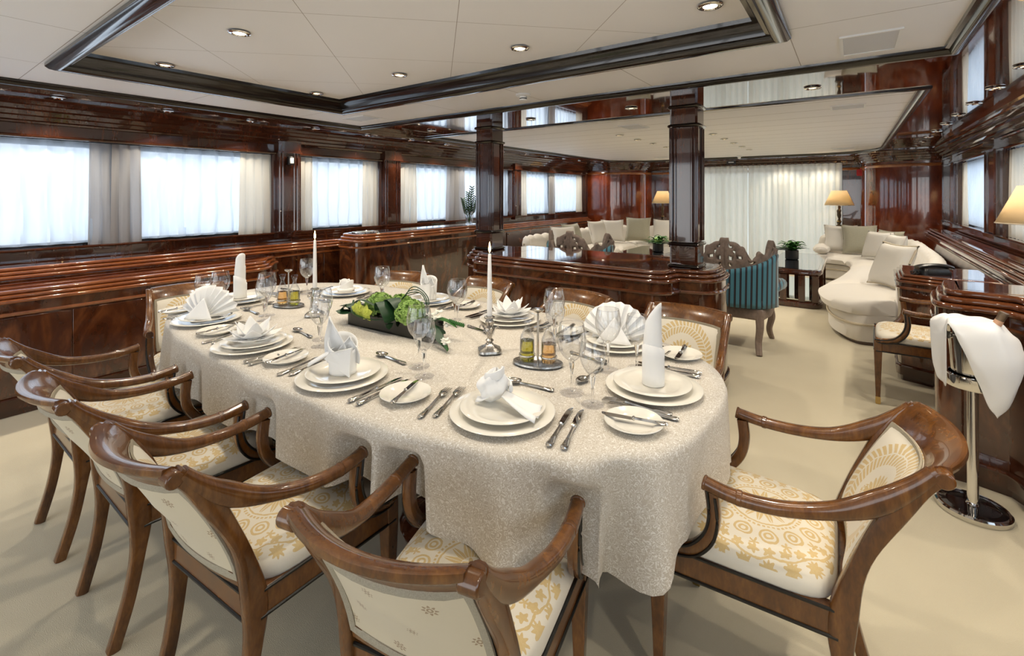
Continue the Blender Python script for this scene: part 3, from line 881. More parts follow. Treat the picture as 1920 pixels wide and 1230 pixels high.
# ------------------------------------------------------------ lamps
def lamp(x, y, z, label, s=1.0, hs=1.0):
    t = thing('table_lamp', label, 'lamp', (x, y, z))
    obj('base', MB().box(-.055*s, .055*s, -.055*s, .055*s, 0, .10*s).box(-.065*s, .065*s, -.065*s, .065*s, .10*s, .115*s), 'black', t, bevel=.004)
    obj('stem', MB().lathe([(q * s, h * s * hs) for q, h in ((.04, .115), (.045, .13), (.02, .15), (.03, .175), (.034, .20), (.022, .23), (.016, .26), (.024, .28), (.03, .32), (.026, .36), (.034, .40), (.018, .43), (.02, .45), (.024, .47), (.010, .50), (.010, .56))], 16, mod=lambda a, zz: 1 + .18 * math.sin(3 * a + zz * 30)), 'bronze', t)
    obj('collar', MB().lathe([(.03*s, .20*s*hs), (.042*s, .205*s*hs), (.03*s, .215*s*hs)], 16), 'brass', t)
    m = MB().lathe([(.225 * s, .50 * s * hs), (.175 * s, .50 * s * hs + .12 * s), (.115 * s, .50 * s * hs + .265 * s)], 40, cap0=False, cap1=False)
    obj('lamp_shade', m, 'shade', t, solid=.002)
    r = MB().tube([(.225*s*math.cos(i*PI/20), .225*s*math.sin(i*PI/20), .50*s*hs) for i in range(40)], .004, 6, loop=True)
    obj('shade_rim', r, 'drape', t)
    obj('lamp_bulb', MB().lathe([(.012*s, (.5*hs+.06)*s), (.03*s, (.5*hs+.10)*s), (.03*s, (.5*hs+.13)*s), (.012*s, (.5*hs+.16)*s)], 14), 'lens', t)
    l = bpy.data.lights.new('glow', 'POINT'); l.energy = 10; l.color = (1, .72, .40); l.shadow_soft_size = .04
    o = bpy.data.objects.new('glow', l); C.objects.link(o); o.parent = t; o.location = (0, 0, (.5 * hs + .11) * s)
    for q in (-1, 1): obj('shade_spoke', MB().tube([(0, 0, (.5*hs+.06)*s), (q*.19*s, 0, (.5*hs+.07)*s)], .003, 6), 'brass', t)
def side_table(x, y, h, label):
    t = thing('side_table', label, 'table', (x, y, 0))
    obj('tabletop', MB().lathe([(.22, h - .03), (.23, h - .02), (.23, h - .008), (.22, h)], 28), 'mahogany', t)
    obj('pedestal', MB().lathe([(.16, 0), (.16, .03), (.05, .06), (.04, .3), (.05, h - .05), (.15, h - .03)], 20), 'mahogany', t)
lamp(-.17, 10.36, .70, 'lit table lamp with cream cone shade beside the far pleated curtain'); side_table(-.17, 10.36, .70, 'round mahogany side table behind the right sofa carrying a lit lamp')
lamp(-3.38, 10.36, .70, 'lit table lamp with cream shade partly hidden behind the right pillar'); side_table(-3.38, 10.36, .70, 'round mahogany side table behind the left sofa carrying a lit lamp')
lamp(1.07, 4.78, .885, 'large near lamp with cream cone shade at the right picture edge', 1.0, .63)

# ------------------------------------------------------------ sofas
def sofa(outer, inner, label, splits):
    """outer: line of the back seen from above; inner: matching line of the seat front"""
    K = 12
    P, Q = spline(outer, K), spline(inner, K); N = len(P) - 1
    c0 = P[N // 2]
    t = thing('sofa', label, 'sofa', (c0[0], c0[1], 0))
    D = [Vector((q[0] - p[0], q[1] - p[1])) for p, q in zip(P, Q)]
    def at(i, off, z):
        ln = D[i].length; d = D[i] / ln; b = .30 * min(1, ln / .62)
        k = off / .30 * b if off <= .30 else b + (off - .30) / .55 * (ln - b)
        return (P[i][0] + d.x * k - c0[0], P[i][1] + d.y * k - c0[1], z)
    Ln = [0]
    for a, b in zip(P, P[1:]): Ln.append(Ln[-1] + math.dist(a, b))
    prof = [(.05, .28), (.02, .40), (.0, .52), (-.01, .62), (.015, .69), (.07, .73), (.13, .725), (.18, .68), (.20, .60), (.215, .50), (.25, .40), (.27, .30)]
    rs = []
    for i in range(N + 1):
        e = min(1, min(Ln[i], Ln[-1] - Ln[i]) / .16); e = math.sqrt(1 - (1 - e) ** 2)
        w = 1 - .09 * (1 - abs(math.sin(PI * Ln[i] / .24)) ** .5)
        rs.append([at(i, .12 + (o - .12) * (.4 + .6 * e) * (1 if z < .5 else w), .28 + (z - .28) * (.62 + .38 * e) * (w if z > .5 else 1)) for o, z in prof])
    obj('backrest', MB().rings(rs), 'sofa', t, angle=80)
    base = [(.03, .03), (.02, .28), (.30, .29), (.78, .28), (.81, .26), (.81, .05), (.78, .03)]
    obj('base', MB().rings([[at(i, o, z) for o, z in base] for i in range(N + 1)]), 'sofa', t, angle=50)
    obj('plinth', MB().rings([[at(i, o, z) for o, z in ((.06, 0), (.06, .03), (.76, .03), (.76, 0))] for i in range(N + 1)]), 'mahogany', t)
    obj('rope_trim', MB().tube([at(i, .815, .19) for i in range(N + 1)], .012, 8), 'cord', t)
    obj('rope_trim', MB().tube([at(0, o, z) for o, z in ((.20, .29), (.08, .40), (.03, .52), (.06, .62))], .012, 8), 'cord', t)
    for a, b in zip(splits, splits[1:]):
        i0, i1 = round(a * N), round(b * N)
        rs = []
        for i in range(i0, i1 + 1):
            q = min(i - i0, i1 - i); e = min(1, (q + .4) / 3) ** .5
            z0, z1 = .275, .275 + .135 * (.55 + .45 * e)
            pr = [(.22, z0), (.22, z1), (.45, z1 + .018 * e), (.72, z1 + .006), (.84, z1 - .025), (.875, z1 - .06), (.86, z0 + .012), (.80, z0)]
            rs.append([at(i, o, z) for o, z in pr])
        obj('seat_cushion', MB().rings(rs), 'sofa', t, angle=60)
    x, y, _ = at(N - 3, .55, 0)
    yaw = math.atan2(D[N].y, D[N].x)
    m = MB().tube([(-.32, 0, 0), (-.30, 0, 0), (-.2, 0, 0), (.2, 0, 0), (.30, 0, 0), (.33, 0, 0)], [(.03, .02), (.09, .055), (.12, .07), (.12, .07), (.09, .055), (.03, .02)], 14)
    m.xf(Matrix.Translation((x, y, .49)) @ Matrix.Rotation(yaw, 4, 'Z'))
    obj('arm', m, 'sofa', t)
    return t
RP = [(.40, 5.56), (.55, 5.75), (.72, 6.1), (.82, 6.6), (.86, 7.3), (.86, 8.2), (.84, 9.0), (.60, 9.6), (.10, 9.93), (-.46, 9.97)]
RQ = [(.26, 5.50), (.0, 5.44), (-.20, 5.74), (-.25, 6.3), (-.12, 7.0), (.0, 7.9), (.02, 8.6), (-.04, 8.95), (-.2, 9.1), (-.46, 9.12)]
sofa(RP, RQ, 'large curved cream sofa along the right wall with rounded near end', [0.0, .36, .60, .80, 1.0])
mir = lambda L: [(-3.55 - x, 6.15 + (y - 5.56) * (9.97 - 6.15) / (9.97 - 5.56)) for x, y in L]
sofa([(-4.24, 6.12), (-4.33, 6.30), (-4.39, 6.62)] + mir(RP)[3:], mir(RQ), 'curved cream sofa along the left wall, seen behind the counter', [0.0, .36, .60, .80, 1.0])

def cushion(x, y, z, yaw, lean, mat, label, s=.46, braid=False, roll=0.0):
    t = thing('cushion', label, 'cushion', (x, y, z), yaw)
    def fn(sgn):
        def f(u, v):
            a, b = 2 * u - 1, 2 * v - 1
            k = 1 - .10 * (1 - abs(a) ** 2) * abs(b) ** 3 ; k2 = 1 - .10 * (1 - abs(b) ** 2) * abs(a) ** 3
            th = .085 * ((1 - a ** 4) * (1 - b ** 4)) ** .6
            return (a * s / 2 * k2, sgn * th, s / 2 + b * s / 2 * k)
        return f
    m = MB().grid(fn(1), 14, 14).grid(fn(-1), 14, 14)
    mt = Matrix.Rotation(lean, 4, 'X') @ Matrix.Translation((0, 0, s/2)) @ Matrix.Rotation(roll, 4, 'Y') @ Matrix.Translation((0, 0, -s/2))
    m.xf(mt)
    obj('cover', m, mat, t, angle=70)
    ed = []
    for a, b in [(i/10*2-1, -1) for i in range(10)] + [(1, i/10*2-1) for i in range(10)] + [(1-i/10*2, 1) for i in range(10)] + [(-1, 1-i/10*2) for i in range(10)]:
        k = 1 - .10 * (1 - abs(a) ** 2) * abs(b) ** 3; k2 = 1 - .10 * (1 - abs(b) ** 2) * abs(a) ** 3
        ed.append((a*s/2*k2, 0, s/2 + b*s/2*k))
    obj('piping', MB().tube(ed, .006 if not braid else .011, 6, loop=True).xf(mt), 'cord' if braid else mat, t)
# right sofa cushions: yaw 0 faces -Y (towards the camera)
cushion(-.14, 9.46, .44, .0, -.30, 'cush_w', 'white square cushion leftmost on the far end of the right sofa')
cushion(.13, 9.36, .44, .15, -.32, 'cush_g', 'sage cushion leaning in front of the leftmost white one on the right sofa', .48)
cushion(.42, 9.16, .44, -.8, -.30, 'cush_g', 'sage green cushion tucked in the corner of the right sofa', .42)
cushion(.28, 8.80, .44, -.8, -.30, 'cush_w', 'white cushion right of the sage cushion on the right sofa', .42)
cushion(.42, 8.30, .44, -1.2, -.30, 'cush_w', 'small white cushion half hidden behind the corded near cushion, right sofa', .42)
cushion(.28, 6.30, .43, -1.0, -.36, 'cush_w', 'big white cushion with corded edge at the near end of the right sofa', .48, True)
cushion(-3.82, 6.85, .43, 1.0, -.42, 'cush_w', 'white piped cushion at the near end of the left sofa', .46)
cushion(-3.92, 7.35, .44, 1.4, -.35, 'cush_g', 'grey green cushion behind the carved chair on the left sofa', .46)
cushion(-3.92, 8.35, .44, 1.3, -.32, 'cush_w', 'white cushion in the middle of the left sofa', .46)
cushion(-3.86, 8.80, .44, .6, -.32, 'cush_w', 'white cushion in front of the sage one on the left sofa', .46)
cushion(-3.50, 9.16, .44, .2, -.28, 'cush_g', 'sage green cushion in the far corner of the left sofa', .50)
cushion(-3.08, 9.44, .44, .0, -.28, 'cush_w', 'white cushion rightmost on the left sofa', .46)

# ------------------------------------------------------------ coffee tables
def coffee(x0, x1, y0, y1, h, label):
    cx, cy = (x0 + x1) / 2, (y0 + y1) / 2
    t = thing('coffee_table', label, 'table', (cx, cy, 0))
    a, b = (x1 - x0) / 2, (y1 - y0) / 2
    rr = rounded_rect(-a, a, -b, b, .14, 6)
    obj('tabletop', MB().loft(rr, [(.05, h - .075), (.02, h - .07), (.0, h - .05), (.0, h - .02), (.012, h)], cap0=True), 'mahogany', t)
    obj('glass_inlay', MB().loft(rr, [(.045, h - .004), (.045, h + .003)], cap0=True), 'blackglass', t)
    obj('base', MB().loft(rr, [(.01, 0), (0, .01), (0, .05), (.02, .075), (.04, .08)], cap0=True), 'mahogany', t)
    obj('glass_shelf', MB().loft(rr, [(.06, .085), (.06, .093)], cap0=True), 'shelfglass', t)
    for k, (px, py) in enumerate([(-a + .07, -b + .06), (-a * .32, -b + .035), (a * .32, -b + .035), (a - .07, -b + .06), (a - .045, -b * .35), (a - .045, b * .35), (-a + .045, -b * .35), (-a + .045, b * .35), (-a + .07, b - .06), (-a * .32, b - .035), (a * .32, b - .035), (a - .07, b - .06)]):
        obj('slat', MB().box(px - .035, px + .035, py - .02, py + .02, .075, h - .07), 'mahogany', t, bevel=.003)
coffee(-.90, -.28, 6.75, 8.7, .47, 'mahogany coffee table with slatted sides and dark glass top before the right sofa')
coffee(-3.05, -2.30, 7.0, 8.3, .47, 'dark glass-topped coffee table before the left sofa')
def bowl_plant(x, y, z, label, seed, flower=False):
    rr = random.Random(seed)
    t = thing('potted_plant', label, 'plant', (x, y, z))
    obj('pot', MB().lathe([(.07, 0), (.085, .01), (.085, .13), (.078, .135), (.07, .12)], 20), 'black', t)
    def leaf_m(n, ln, up, wd):
        m = MB()
        for i in range(n):
            a = rr.uniform(0, 6.28); l = ln * rr.uniform(.7, 1.2); h = up * rr.uniform(.4, 1.2)
            m.tube([(math.cos(a)*l*q, math.sin(a)*l*q, .12 + h * math.sin(q * 2.2)) for q in (0, .25, .5, .75, 1)], [(wd*.3, .003), (wd, .003), (wd*1.2, .003), (wd*.8, .003), (.002, .001)], 6)
        return m
    obj('foliage', leaf_m(34, .17, .12, .03), 'leaf', t)
    obj('broad_leaves', leaf_m(9, .30, .05, .04), 'leafd', t)
    if flower: obj('blossom', MB().lathe([(.02, .14), (.07, .17), (.06, .21), (.02, .23)], 14, mod=lambda a, q: 1 + .2 * math.sin(7 * a)), 'hyd', t)
    obj('twig_loop', MB().tube([(.08 * math.cos(q), 0, .18 + .09 * math.sin(q)) for q in [i * PI / 10 for i in range(11)]], .004, 6), 'leafd', t)
bowl_plant(-.68, 7.75, .473, 'green plant in a black cylinder pot on the right coffee table', 3)
bowl_plant(-2.52, 7.50, .473, 'green flower bowl in a black pot on the left coffee table', 5, True)

# zz plant in glass vase on the bar
t = thing('vase_plant', 'leafy green stems in a clear glass vase on the black bar top', 'plant', (-4.50, 5.15, .971))
obj('glass_vase', MB().lathe([(.05, 0), (.055, .02), (.06, .18), (.058, .18), (.05, .02)], 20), 'crystal', t)
rr = random.Random(4)
for k, (dx, dy, h) in enumerate(((.02, .04, .50), (-.05, -.08, .33), (.05, .10, .36), (.0, -.02, .42))):
    st = [(dx * q, dy * q, .02 + h * q) for q in (0, .3, .6, 1)]
    s_ = obj('stem', MB().tube(st, .006, 6), 'leaf', t)
    m = MB()
    for i in range(11):
        q = .30 + .7 * i / 10
        for sg in (-1, 1):
            b = Vector((dx * q, dy * q, .02 + h * q)); d = Vector((.25 * sg, sg * .9, .75)).normalized() * (.085 * (1.25 - .6 * q))
            m.tube([b, b + d * .3, b + d * .7, b + d], [(.004, .002), (.019, .003), (.017, .003), (.002, .001)], 6)
    obj('leaflets', m, 'leafd' if k % 2 == 0 else 'leaf', s_)

# ------------------------------------------------------------ carved armchairs
def carved_chair(x, y, rz, label):
    t = thing('carved_armchair', label, 'armchair', (x, y, 0), rz)
    W = .34
    def back(u, z):                     # wrap-round back surface, u -1..1
        return (W * 1.04 * math.sin(u * 1.25) / math.sin(1.25) , .20 * abs(u) ** 2.6 - .03 - .09 * (z - .4), z)
    m = MB().grid(lambda a, b: back(2*a - 1, .40 + (.455 - .10 * (1 - abs(2*a - 1)) + .05 * abs(2*a-1)**3 - .03) * b), 30, 8)
    obj('back_upholstery', m, 'stripe', t, solid=.05, offset=1)
    top = lambda u: .40 + .455 - .10 * (1 - abs(u)) + .05 * abs(u) ** 3 - .03
    def crest(u):
        a = abs(u)
        h = .085 + .185 * max(0, 1 - (a / .40) ** 2) ** .6 + .025 * math.sin(a * 22) * (a > .3) + .045 * math.exp(-((a - .95) / .10) ** 2)
        if a < .08: h += .035
        return h
    NU, NV = 96, 14
    m = MB()
    for j in range(NV + 1):
        for i in range(NU + 1):
            u = (2 * i / NU - 1) * 1.06; b = j / NV
            p = back(u, top(min(1, abs(u))) - .02 + crest(u) * b)
            m.v.append((p[0], p[1] - .012 * math.sin(26 * abs(u)) * math.sin(PI * b), p[2]))
    def hole(u, b):
        a = abs(u)
        for cu, cb, ru, rb in ((.10, .42, .030, .09), (.17, .66, .035, .07), (.10, .80, .03, .05), (.26, .50, .05, .07), (.08, .20, .025, .07), (.50, .55, .06, .14), (.93, .45, .04, .12), (1.0, .75, .03, .09)):
            if ((a - cu) / ru) ** 2 + ((b - cb) / rb) ** 2 < 1: return True
        return False
    for j in range(NV):
        for i in range(NU):
            u = (2 * (i + .5) / NU - 1) * 1.06; b = (j + .5) / NV
            if not hole(u, b): m.face((j*(NU+1)+i, j*(NU+1)+i+1, (j+1)*(NU+1)+i+1, (j+1)*(NU+1)+i))
    obj('carved_crest', m, 'limed', t, solid=.04, offset=0)
    for s in (-1, 1):
        e = [back(s * 1.02, z) for z in (.88, .78, .68, .60)]
        pts = spline([(e[0][0], e[0][1] + .01, .90)] + [(p[0] + s * q, p[1] + r, p[2]) for p, q, r in zip(e, (.02, .0, -.005, .03), (.02, .03, .03, .06))], 5)
        obj('wing_scroll', MB().tube(pts, [(.022 + .008 * math.sin(i * 1.1), .03) for i in range(len(pts))], 8), 'limed', t)
        obj('arm', MB().tube(spline([(s * .33, .10, .55), (s * .38, .22, .575), (s * .39, .40, .57), (s * .38, .50, .54)]), [(.05, .05)] * 18 + [(.03, .03)], 12), 'stripe', t)
        obj('arm_panel', MB().box(min(s*.31, s*.35), max(s*.31, s*.35), .08, .48, .39, .54), 'stripe', t, bevel=.012)
        obj('leg', MB().tube(spline([(s * .27, .0, .32), (s * .275, -.02, .22), (s * .265, -.03, .10), (s * .28, -.08, .0)]), [(.035 - .012 * i / 18, .035 - .010 * i / 18) for i in range(19)], 8, power=3, up=(0, 1, 0)), 'limed', t)
        obj('leg', MB().tube(spline([(s * .28, .50, .32), (s * .30, .53, .22), (s * .28, .52, .10), (s * .30, .56, .0)]), [(.036 - .014 * i / 18, .036 - .012 * i / 18) for i in range(19)], 8, power=3, up=(0, 1, 0)), 'limed', t)
    poly = [(-.30, -.03), (.30, -.03), (.34, .2), (.33, .48), (.2, .55), (-.2, .55), (-.33, .48), (-.34, .2)]
    obj('seat_frame', MB().loft(poly, [(.02, .29), (0, .30), (0, .37), (.01, .39)], cap0=True), 'limed', t, bevel=.006)
    obj('seat_cushion', MB().loft(poly, [(.02, .39), (.0, .42), (.01, .47), (.06, .50)], cap0=True), 'stripe', t, angle=70)
    return t
carved_chair(-.92, 4.62, 0, 'carved limed-wood armchair in blue stripes beside the right pillar')
carved_chair(-2.41, 4.46, 0, 'carved limed-wood armchair half hidden behind the counter')
# ------------------------------------------------------------ dining chairs
def dining_chair(wood='chair'):
    t = thing('dining_chair', 'x', 'chair')
    yb = lambda z: -.245 - .72 * max(0, z - .44) ** 1.5      # rake of the back
    hw = lambda z: .190 - .01 * (z - .42)
    def back(u, z, off=0.0):
        return (u * (hw(z) - .012), yb(z) - .045 * (1 - u * u) * min(1, max(0, (z - .38) / .25)) + off, z)
    m = MB().grid(lambda a, b: back(2*a-1, .475 + .28 * b, .012 + .022 * (max(0, (1 - (2*a-1)**4) * (1 - (2*b-1)**4))) ** .5), 20, 12)
    obj('backrest', m, 'back', t, angle=70)
    m = MB().grid(lambda a, b: back(2*a-1, .465 + .285 * b, -.016), 20, 12)
    rp = obj('back_panel', m, 'sprig', t, angle=70); rp['label'] = 'rear cover with small gold sprigs'
    m = MB()
    for off in (-.018, .014):
        ring = [(i/10*2-1, 0) for i in range(10)] + [(1, i/8) for i in range(8)] + [(1-i/10*2, 1) for i in range(10)] + [(-1, 1-i/8) for i in range(8)]
        m.tube([back(u * .965, .470 + .278 * b, off) for u, b in ring], [(.010, .0045)] * 36, 6, loop=True, up=(0, 1, 0))
    obj('braid_trim', m, 'braid', t)
    # crest rail with rolled top
    n = 24; rs = []
    for i in range(n + 1):
        u = (2 * i / n - 1) * 1.02
        pr = [(.745, .012), (.775, .014), (.805, .010), (.818, -.006), (.818, -.024), (.806, -.034), (.794, -.030), (.786, -.018), (.765, -.016), (.745, -.018)]
        rs.append([back(u * 1.04, z, o) for z, o in pr])
    obj('crest_rail', MB().rings(rs), wood, t, angle=60)
    # lower back rail
    rs = []
    for i in range(n + 1):
        u = (2 * i / n - 1)
        rs.append([back(u, z, o) for z, o in ((.445, .012), (.478, .012), (.478, -.018), (.445, -.018))])
    obj('lower_rail', MB().rings(rs), wood, t, angle=50)
    for s in (-1, 1):
        # rear leg and stile in one sawn curve
        pts = spline([(s*.178, -.30, 0), (s*.184, -.262, .14), (s*.190, -.240, .28), (s*.197, -.238, .40), (s*.196, yb(.54), .54), (s*.195, yb(.66), .66), (s*.194, yb(.76), .76), (s*.194, yb(.80) - .012, .803)], 5)
        N = len(pts)
        rad = []
        for i, p in enumerate(pts):
            z = p[2]
            dep = .017 + .013 * math.exp(-((z - .40) / .10) ** 2) + .006 * math.exp(-((z - .70) / .08) ** 2)
            rad.append((.0165, dep))
        obj('rear_leg', MB().tube(pts, rad, 12, up=(0, 1, 0), power=5), wood, t, angle=45)
        obj('scroll_end', MB().tube([(s*.172, yb(.80) - .016, .796), (s*.211, yb(.80) - .016, .796)], [(.019, .019)] * 2, 16), wood, t, bevel=.004)
        # arm sweeping down from the scroll to its turned tip
        arm = spline([(s*.195, -.400, .800), (s*.197, -.372, .768), (s*.201, -.325, .722), (s*.208, -.270, .684), (s*.218, -.20, .655), (s*.234, -.11, .636), (s*.243, -.015, .632), (s*.242, .065, .643)], 6)
        k = len(arm)
        ra = [((.017 + .002 * math.sin(PI * i / k)), .0165 + .010 * math.exp(-((i - 15) / 7.0) ** 2)) for i in range(k)]
        a = obj('arm', MB().tube(arm, ra, 12, power=2.6), wood, t, angle=60)
        for q in (k - 8, k - 2): obj('collar', MB().tube([arm[q], arm[q + 1]], [(.0195, .0195)] * 2, 14), wood, a, bevel=.003)
        # C-curved arm support edged with black
        c = spline([(s*.238, .044, .625), (s*.238, .038, .56), (s*.236, .052, .50), (s*.230, .095, .447), (s*.224, .155, .425), (s*.220, .200, .425)], 5)
        obj('arm_support', MB().tube(c, [(.015, .017)] * len(c), 12, up=(0, 1, 0), power=5), wood, t, angle=45)
        m = MB()
        for q in (-1, 1): m.tube([(p[0] + s * .0145, p[1] + .010 * q, p[2] + .010 * q) for p in c], .0042, 6)
        obj('black_line', m, 'inlay', t)
        # tapered front leg with brass tip
        lg = MB().rings([[(s*.215 + a_*r, .190 + b_*r, z) for a_, b_ in ((-1,-1),(1,-1),(1,1),(-1,1))] for r, z in ((.0125, .045), (.022, .35), (.022, .43))])
        l = obj('front_leg', lg, wood, t, smooth=False, bevel=.003)
        obj('brass_tip', MB().rings([[(s*.215 + a_*r, .190 + b_*r, z) for a_, b_ in ((-1,-1),(1,-1),(1,1),(-1,1))] for r, z in ((.011, 0), (.0145, .012), (.0135, .05))]), 'brass', l, smooth=False)
    # seat frame
    m = MB()
    for s in (-1, 1):
        m.rings([[(s*x, y, z) for x, z in ((.205 + e, .355), (.235 + e, .355), (.235 + e, .425), (.205 + e, .425))] for y, e in ((-.245, -.028), (.205, 0))])
    m.box(-.21, .21, .18, .21, .355, .425); m.box(-.185, .185, -.255, -.225, .355, .425)
    obj('seat_frame', m, wood, t, smooth=False, bevel=.004)
    m = MB()
    for s in (-1, 1):
        for z in (.358, .422): m.tube([(s*.209, -.23, z), (s*.236, .20, z)], .0045, 6)
    for z in (.358, .422): m.tube([(-.2, .211, z), (.2, .211, z)], .0045, 6); m.tube([(-.18, -.256, z), (.18, -.256, z)], .0045, 6)
    obj('black_line', m, 'inlay', t)
    # domed seat
    def sq(k):
        out = []
        for i in range(40):
            a = 2 * PI * i / 40; c, s_ = math.cos(a), math.sin(a)
            x = math.copysign(abs(c) ** .36, c); y = math.copysign(abs(s_) ** .36, s_)
            out.append((x * k * (.222 + .012 * y), y * k * .217 - .014))
        return out
    rs = [[(x, y, z) for x, y in sq(k)] for k, z in ((.97, .418), (1.0, .432), (.985, .450), (.94, .464), (.84, .476), (.66, .485), (.42, .490), (.18, .492))]
    obj('seat', MB().rings(rs), 'seat', t, angle=80)
    return t
DC = Proto(dining_chair('chair'))
CHAIRS = [
    ((-2.64, .735), .0, 'dining chair farthest left in the near row, seen from behind'),
    ((-2.02, .745), .0, 'second dining chair from the left in the near row'),
    ((-1.41, .785), .08, 'third dining chair from the left in the near row, sprigged back facing the camera'),
    ((-.77, .92), .24, 'nearest dining chair at the bottom centre, cream sprigged back cut by the picture edge'),
    ((-.257, 1.55), PI / 2 + .015, 'dining chair at the right head of the table with its golden medallion seat showing'),
    ((-.71, 2.10), PI - .06, 'dining chair on the far side nearest the right head, before the counter end'),
    ((-1.37, 2.11), PI - .15, 'dining chair on the far side behind the right-hand oil cruets'),
    ((-2.06, 2.13), PI - .08, 'dining chair on the far side behind the tall front candle'),
    ((-2.62, 1.98), PI + .20, 'dining chair on the far side behind the green flowers'),
    ((-3.10, 1.15), -PI / 2 - .18, 'dining chair at the left head of the table, before the sideboard'),
    ((.345, 4.195), PI / 2 - .03, 'lone armchair with black-edged arm behind the right-hand desk'),
]
for (x, y), rz, lab in CHAIRS: DC.put((x, y, 0), rz, lab, 'dining chairs around the table' if y < 4 else None)

# ------------------------------------------------------------ table and cloth
TCX, TCY, TA, TB, TN, TZ = -1.82, 1.50, 1.49, .685, 2.9, .755
def edge(a, k=1.0):
    c, s = math.cos(a), math.sin(a)
    r = (abs(c / TA) ** TN + abs(s / TB) ** TN) ** (-1 / TN)
    return (r * c * k, r * s * k)
NE = 440
angs = []
# spread points evenly along the rim
P = [edge(2 * PI * i / 2000) for i in range(2001)]; L = [0]
for a, b in zip(P, P[1:]): L.append(L[-1] + math.dist(a, b))
j = 0
for i in range(NE):
    s = L[-1] * i / NE
    while L[j + 1] < s: j += 1
    angs.append(2 * PI * (j + (s - L[j]) / (L[j+1] - L[j])) / 2000)
t = thing('dining_table', 'oval dining table hidden under the damask cloth', 'table', (TCX, TCY, 0))
obj('tabletop', MB().rings([[(*edge(a, .965), z) for a in angs[::3]] for z in (TZ - .045, TZ - .004)]), 'mahogany', t)
for q in (-.45, .45): 
    obj('pedestal', MB().lathe([(.24, 0), (.25, .03), (.22, .06), (.10, .10), (.085, .35), (.11, .6), (.2, TZ - .05)], 24, (q, 0, 0)), 'mahogany', t)
def corner(a):
    f = math.atan2(abs(math.sin(a)) / TB, abs(math.cos(a)) / TA)
    return math.exp(-((f - .60) / .24) ** 2)
def hem(a):
    # rectangular cloth over an oval top: longer at the four corners
    return .222 + .11 * corner(a)
m = MB()
rr = random.Random(3)
n0 = len(m.v)
ks = (0.0, .3, .6, .85, .96)
m.v.append((0, 0, TZ + .003))
for k in ks[1:]:
    m.v += [(*edge(a, k), TZ + .003) for a in angs]
SK = 16
for jj in range(SK + 1):
    f = jj / SK
    for i, a in enumerate(angs):
        x, y = edge(a)
        l = math.hypot(x, y)
        # outward direction of the rim
        x2, y2 = edge(a + .01); x1, y1 = edge(a - .01)
        tx, ty = x2 - x1, y2 - y1; q = math.hypot(tx, ty); nx, ny = ty / q, -tx / q
        u = i / NE
        s2 = corner(a)
        w = math.sin(2 * PI * 17 * u + 1.2 * math.sin(2 * PI * 3 * u)) + .6 * math.sin(2 * PI * 29 * u + 2) + .45 * math.sin(2 * PI * 11 * u + .7)
        big = math.sin(2 * PI * 38 * u + .4)
        amp = (.015 + .016 * s2)
        drop = hem(a)
        rnd = min(1, f * 6)
        off = .008 * (1 - (1 - rnd) ** 2) ** .5 + f ** .8 * (amp * w + .062 * s2 * (big - .3)) + .004 * f
        zz = TZ + .003 - .012 * (1 - (1 - rnd * rnd) ** .5) - drop * f + f * .012 * w
        vx, vy = x + nx * off, y + ny * off
        # the arm tips of the chairs press the hanging cloth inwards
        if zz < .712:
            for (px, py), rz, _l in CHAIRS[:10]:
                dx, dy = vx + TCX - px, vy + TCY - py
                c_, s_ = math.cos(rz), math.sin(rz)
                lx, ly = dx * c_ + dy * s_, -dx * s_ + dy * c_
                ad = abs(abs(lx) - .241)
                if ad < .085 and -.1 < ly < .095:
                    w_ = min(1, max(0, (.085 - ad) / .045)); w_ = w_ * w_ * (3 - 2 * w_)
                    w_ *= min(1, (.712 - zz) / .05)
                    mv = (.095 - ly) * w_
                    vx += -s_ * mv; vy += c_ * mv
        m.v.append((vx, vy, zz))
for i in range(NE): m.face((0, 1 + i, 1 + (i + 1) % NE))
for r_ in range(len(ks) - 2 + SK + 1):
    a0 = 1 + r_ * NE; b0 = a0 + NE
    for i in range(NE): m.face((a0 + i, b0 + i, b0 + (i + 1) % NE, a0 + (i + 1) % NE))
o = obj('tablecloth', m, 'cloth', angle=180, sub=0)
o.location = (TCX, TCY, 0)
tag(o, 'beige damask tablecloth with white vermicelli pattern draped over the oval table', 'tablecloth')
# ------------------------------------------------------------ tableware
TT = TZ + .0045
def lathe_thing(name, cat, prof, mat, n=48):
    t = obj(name, MB().lathe(prof, n, cap0=False, cap1=False), mat, angle=60)
    return tag(t, 'x', cat)
def plate_prof(r):
    return [(.0001, .003), (r*.60, .003), (r*.64, .001), (r*.66, .003), (r*.70, .006), (r*.97, .0145), (r, .0165), (r*.985, .0185), (r*.70, .0100), (r*.63, .0062), (.0001, .0058)]
P_CH = Proto(lathe_thing('charger_plate', 'plate', plate_prof(.155), 'china', 64))
P_DI = Proto(lathe_thing('dinner_plate', 'plate', plate_prof(.126), 'china', 64))
P_SI = Proto(lathe_thing('side_plate', 'plate', plate_prof(.082), 'china', 48))

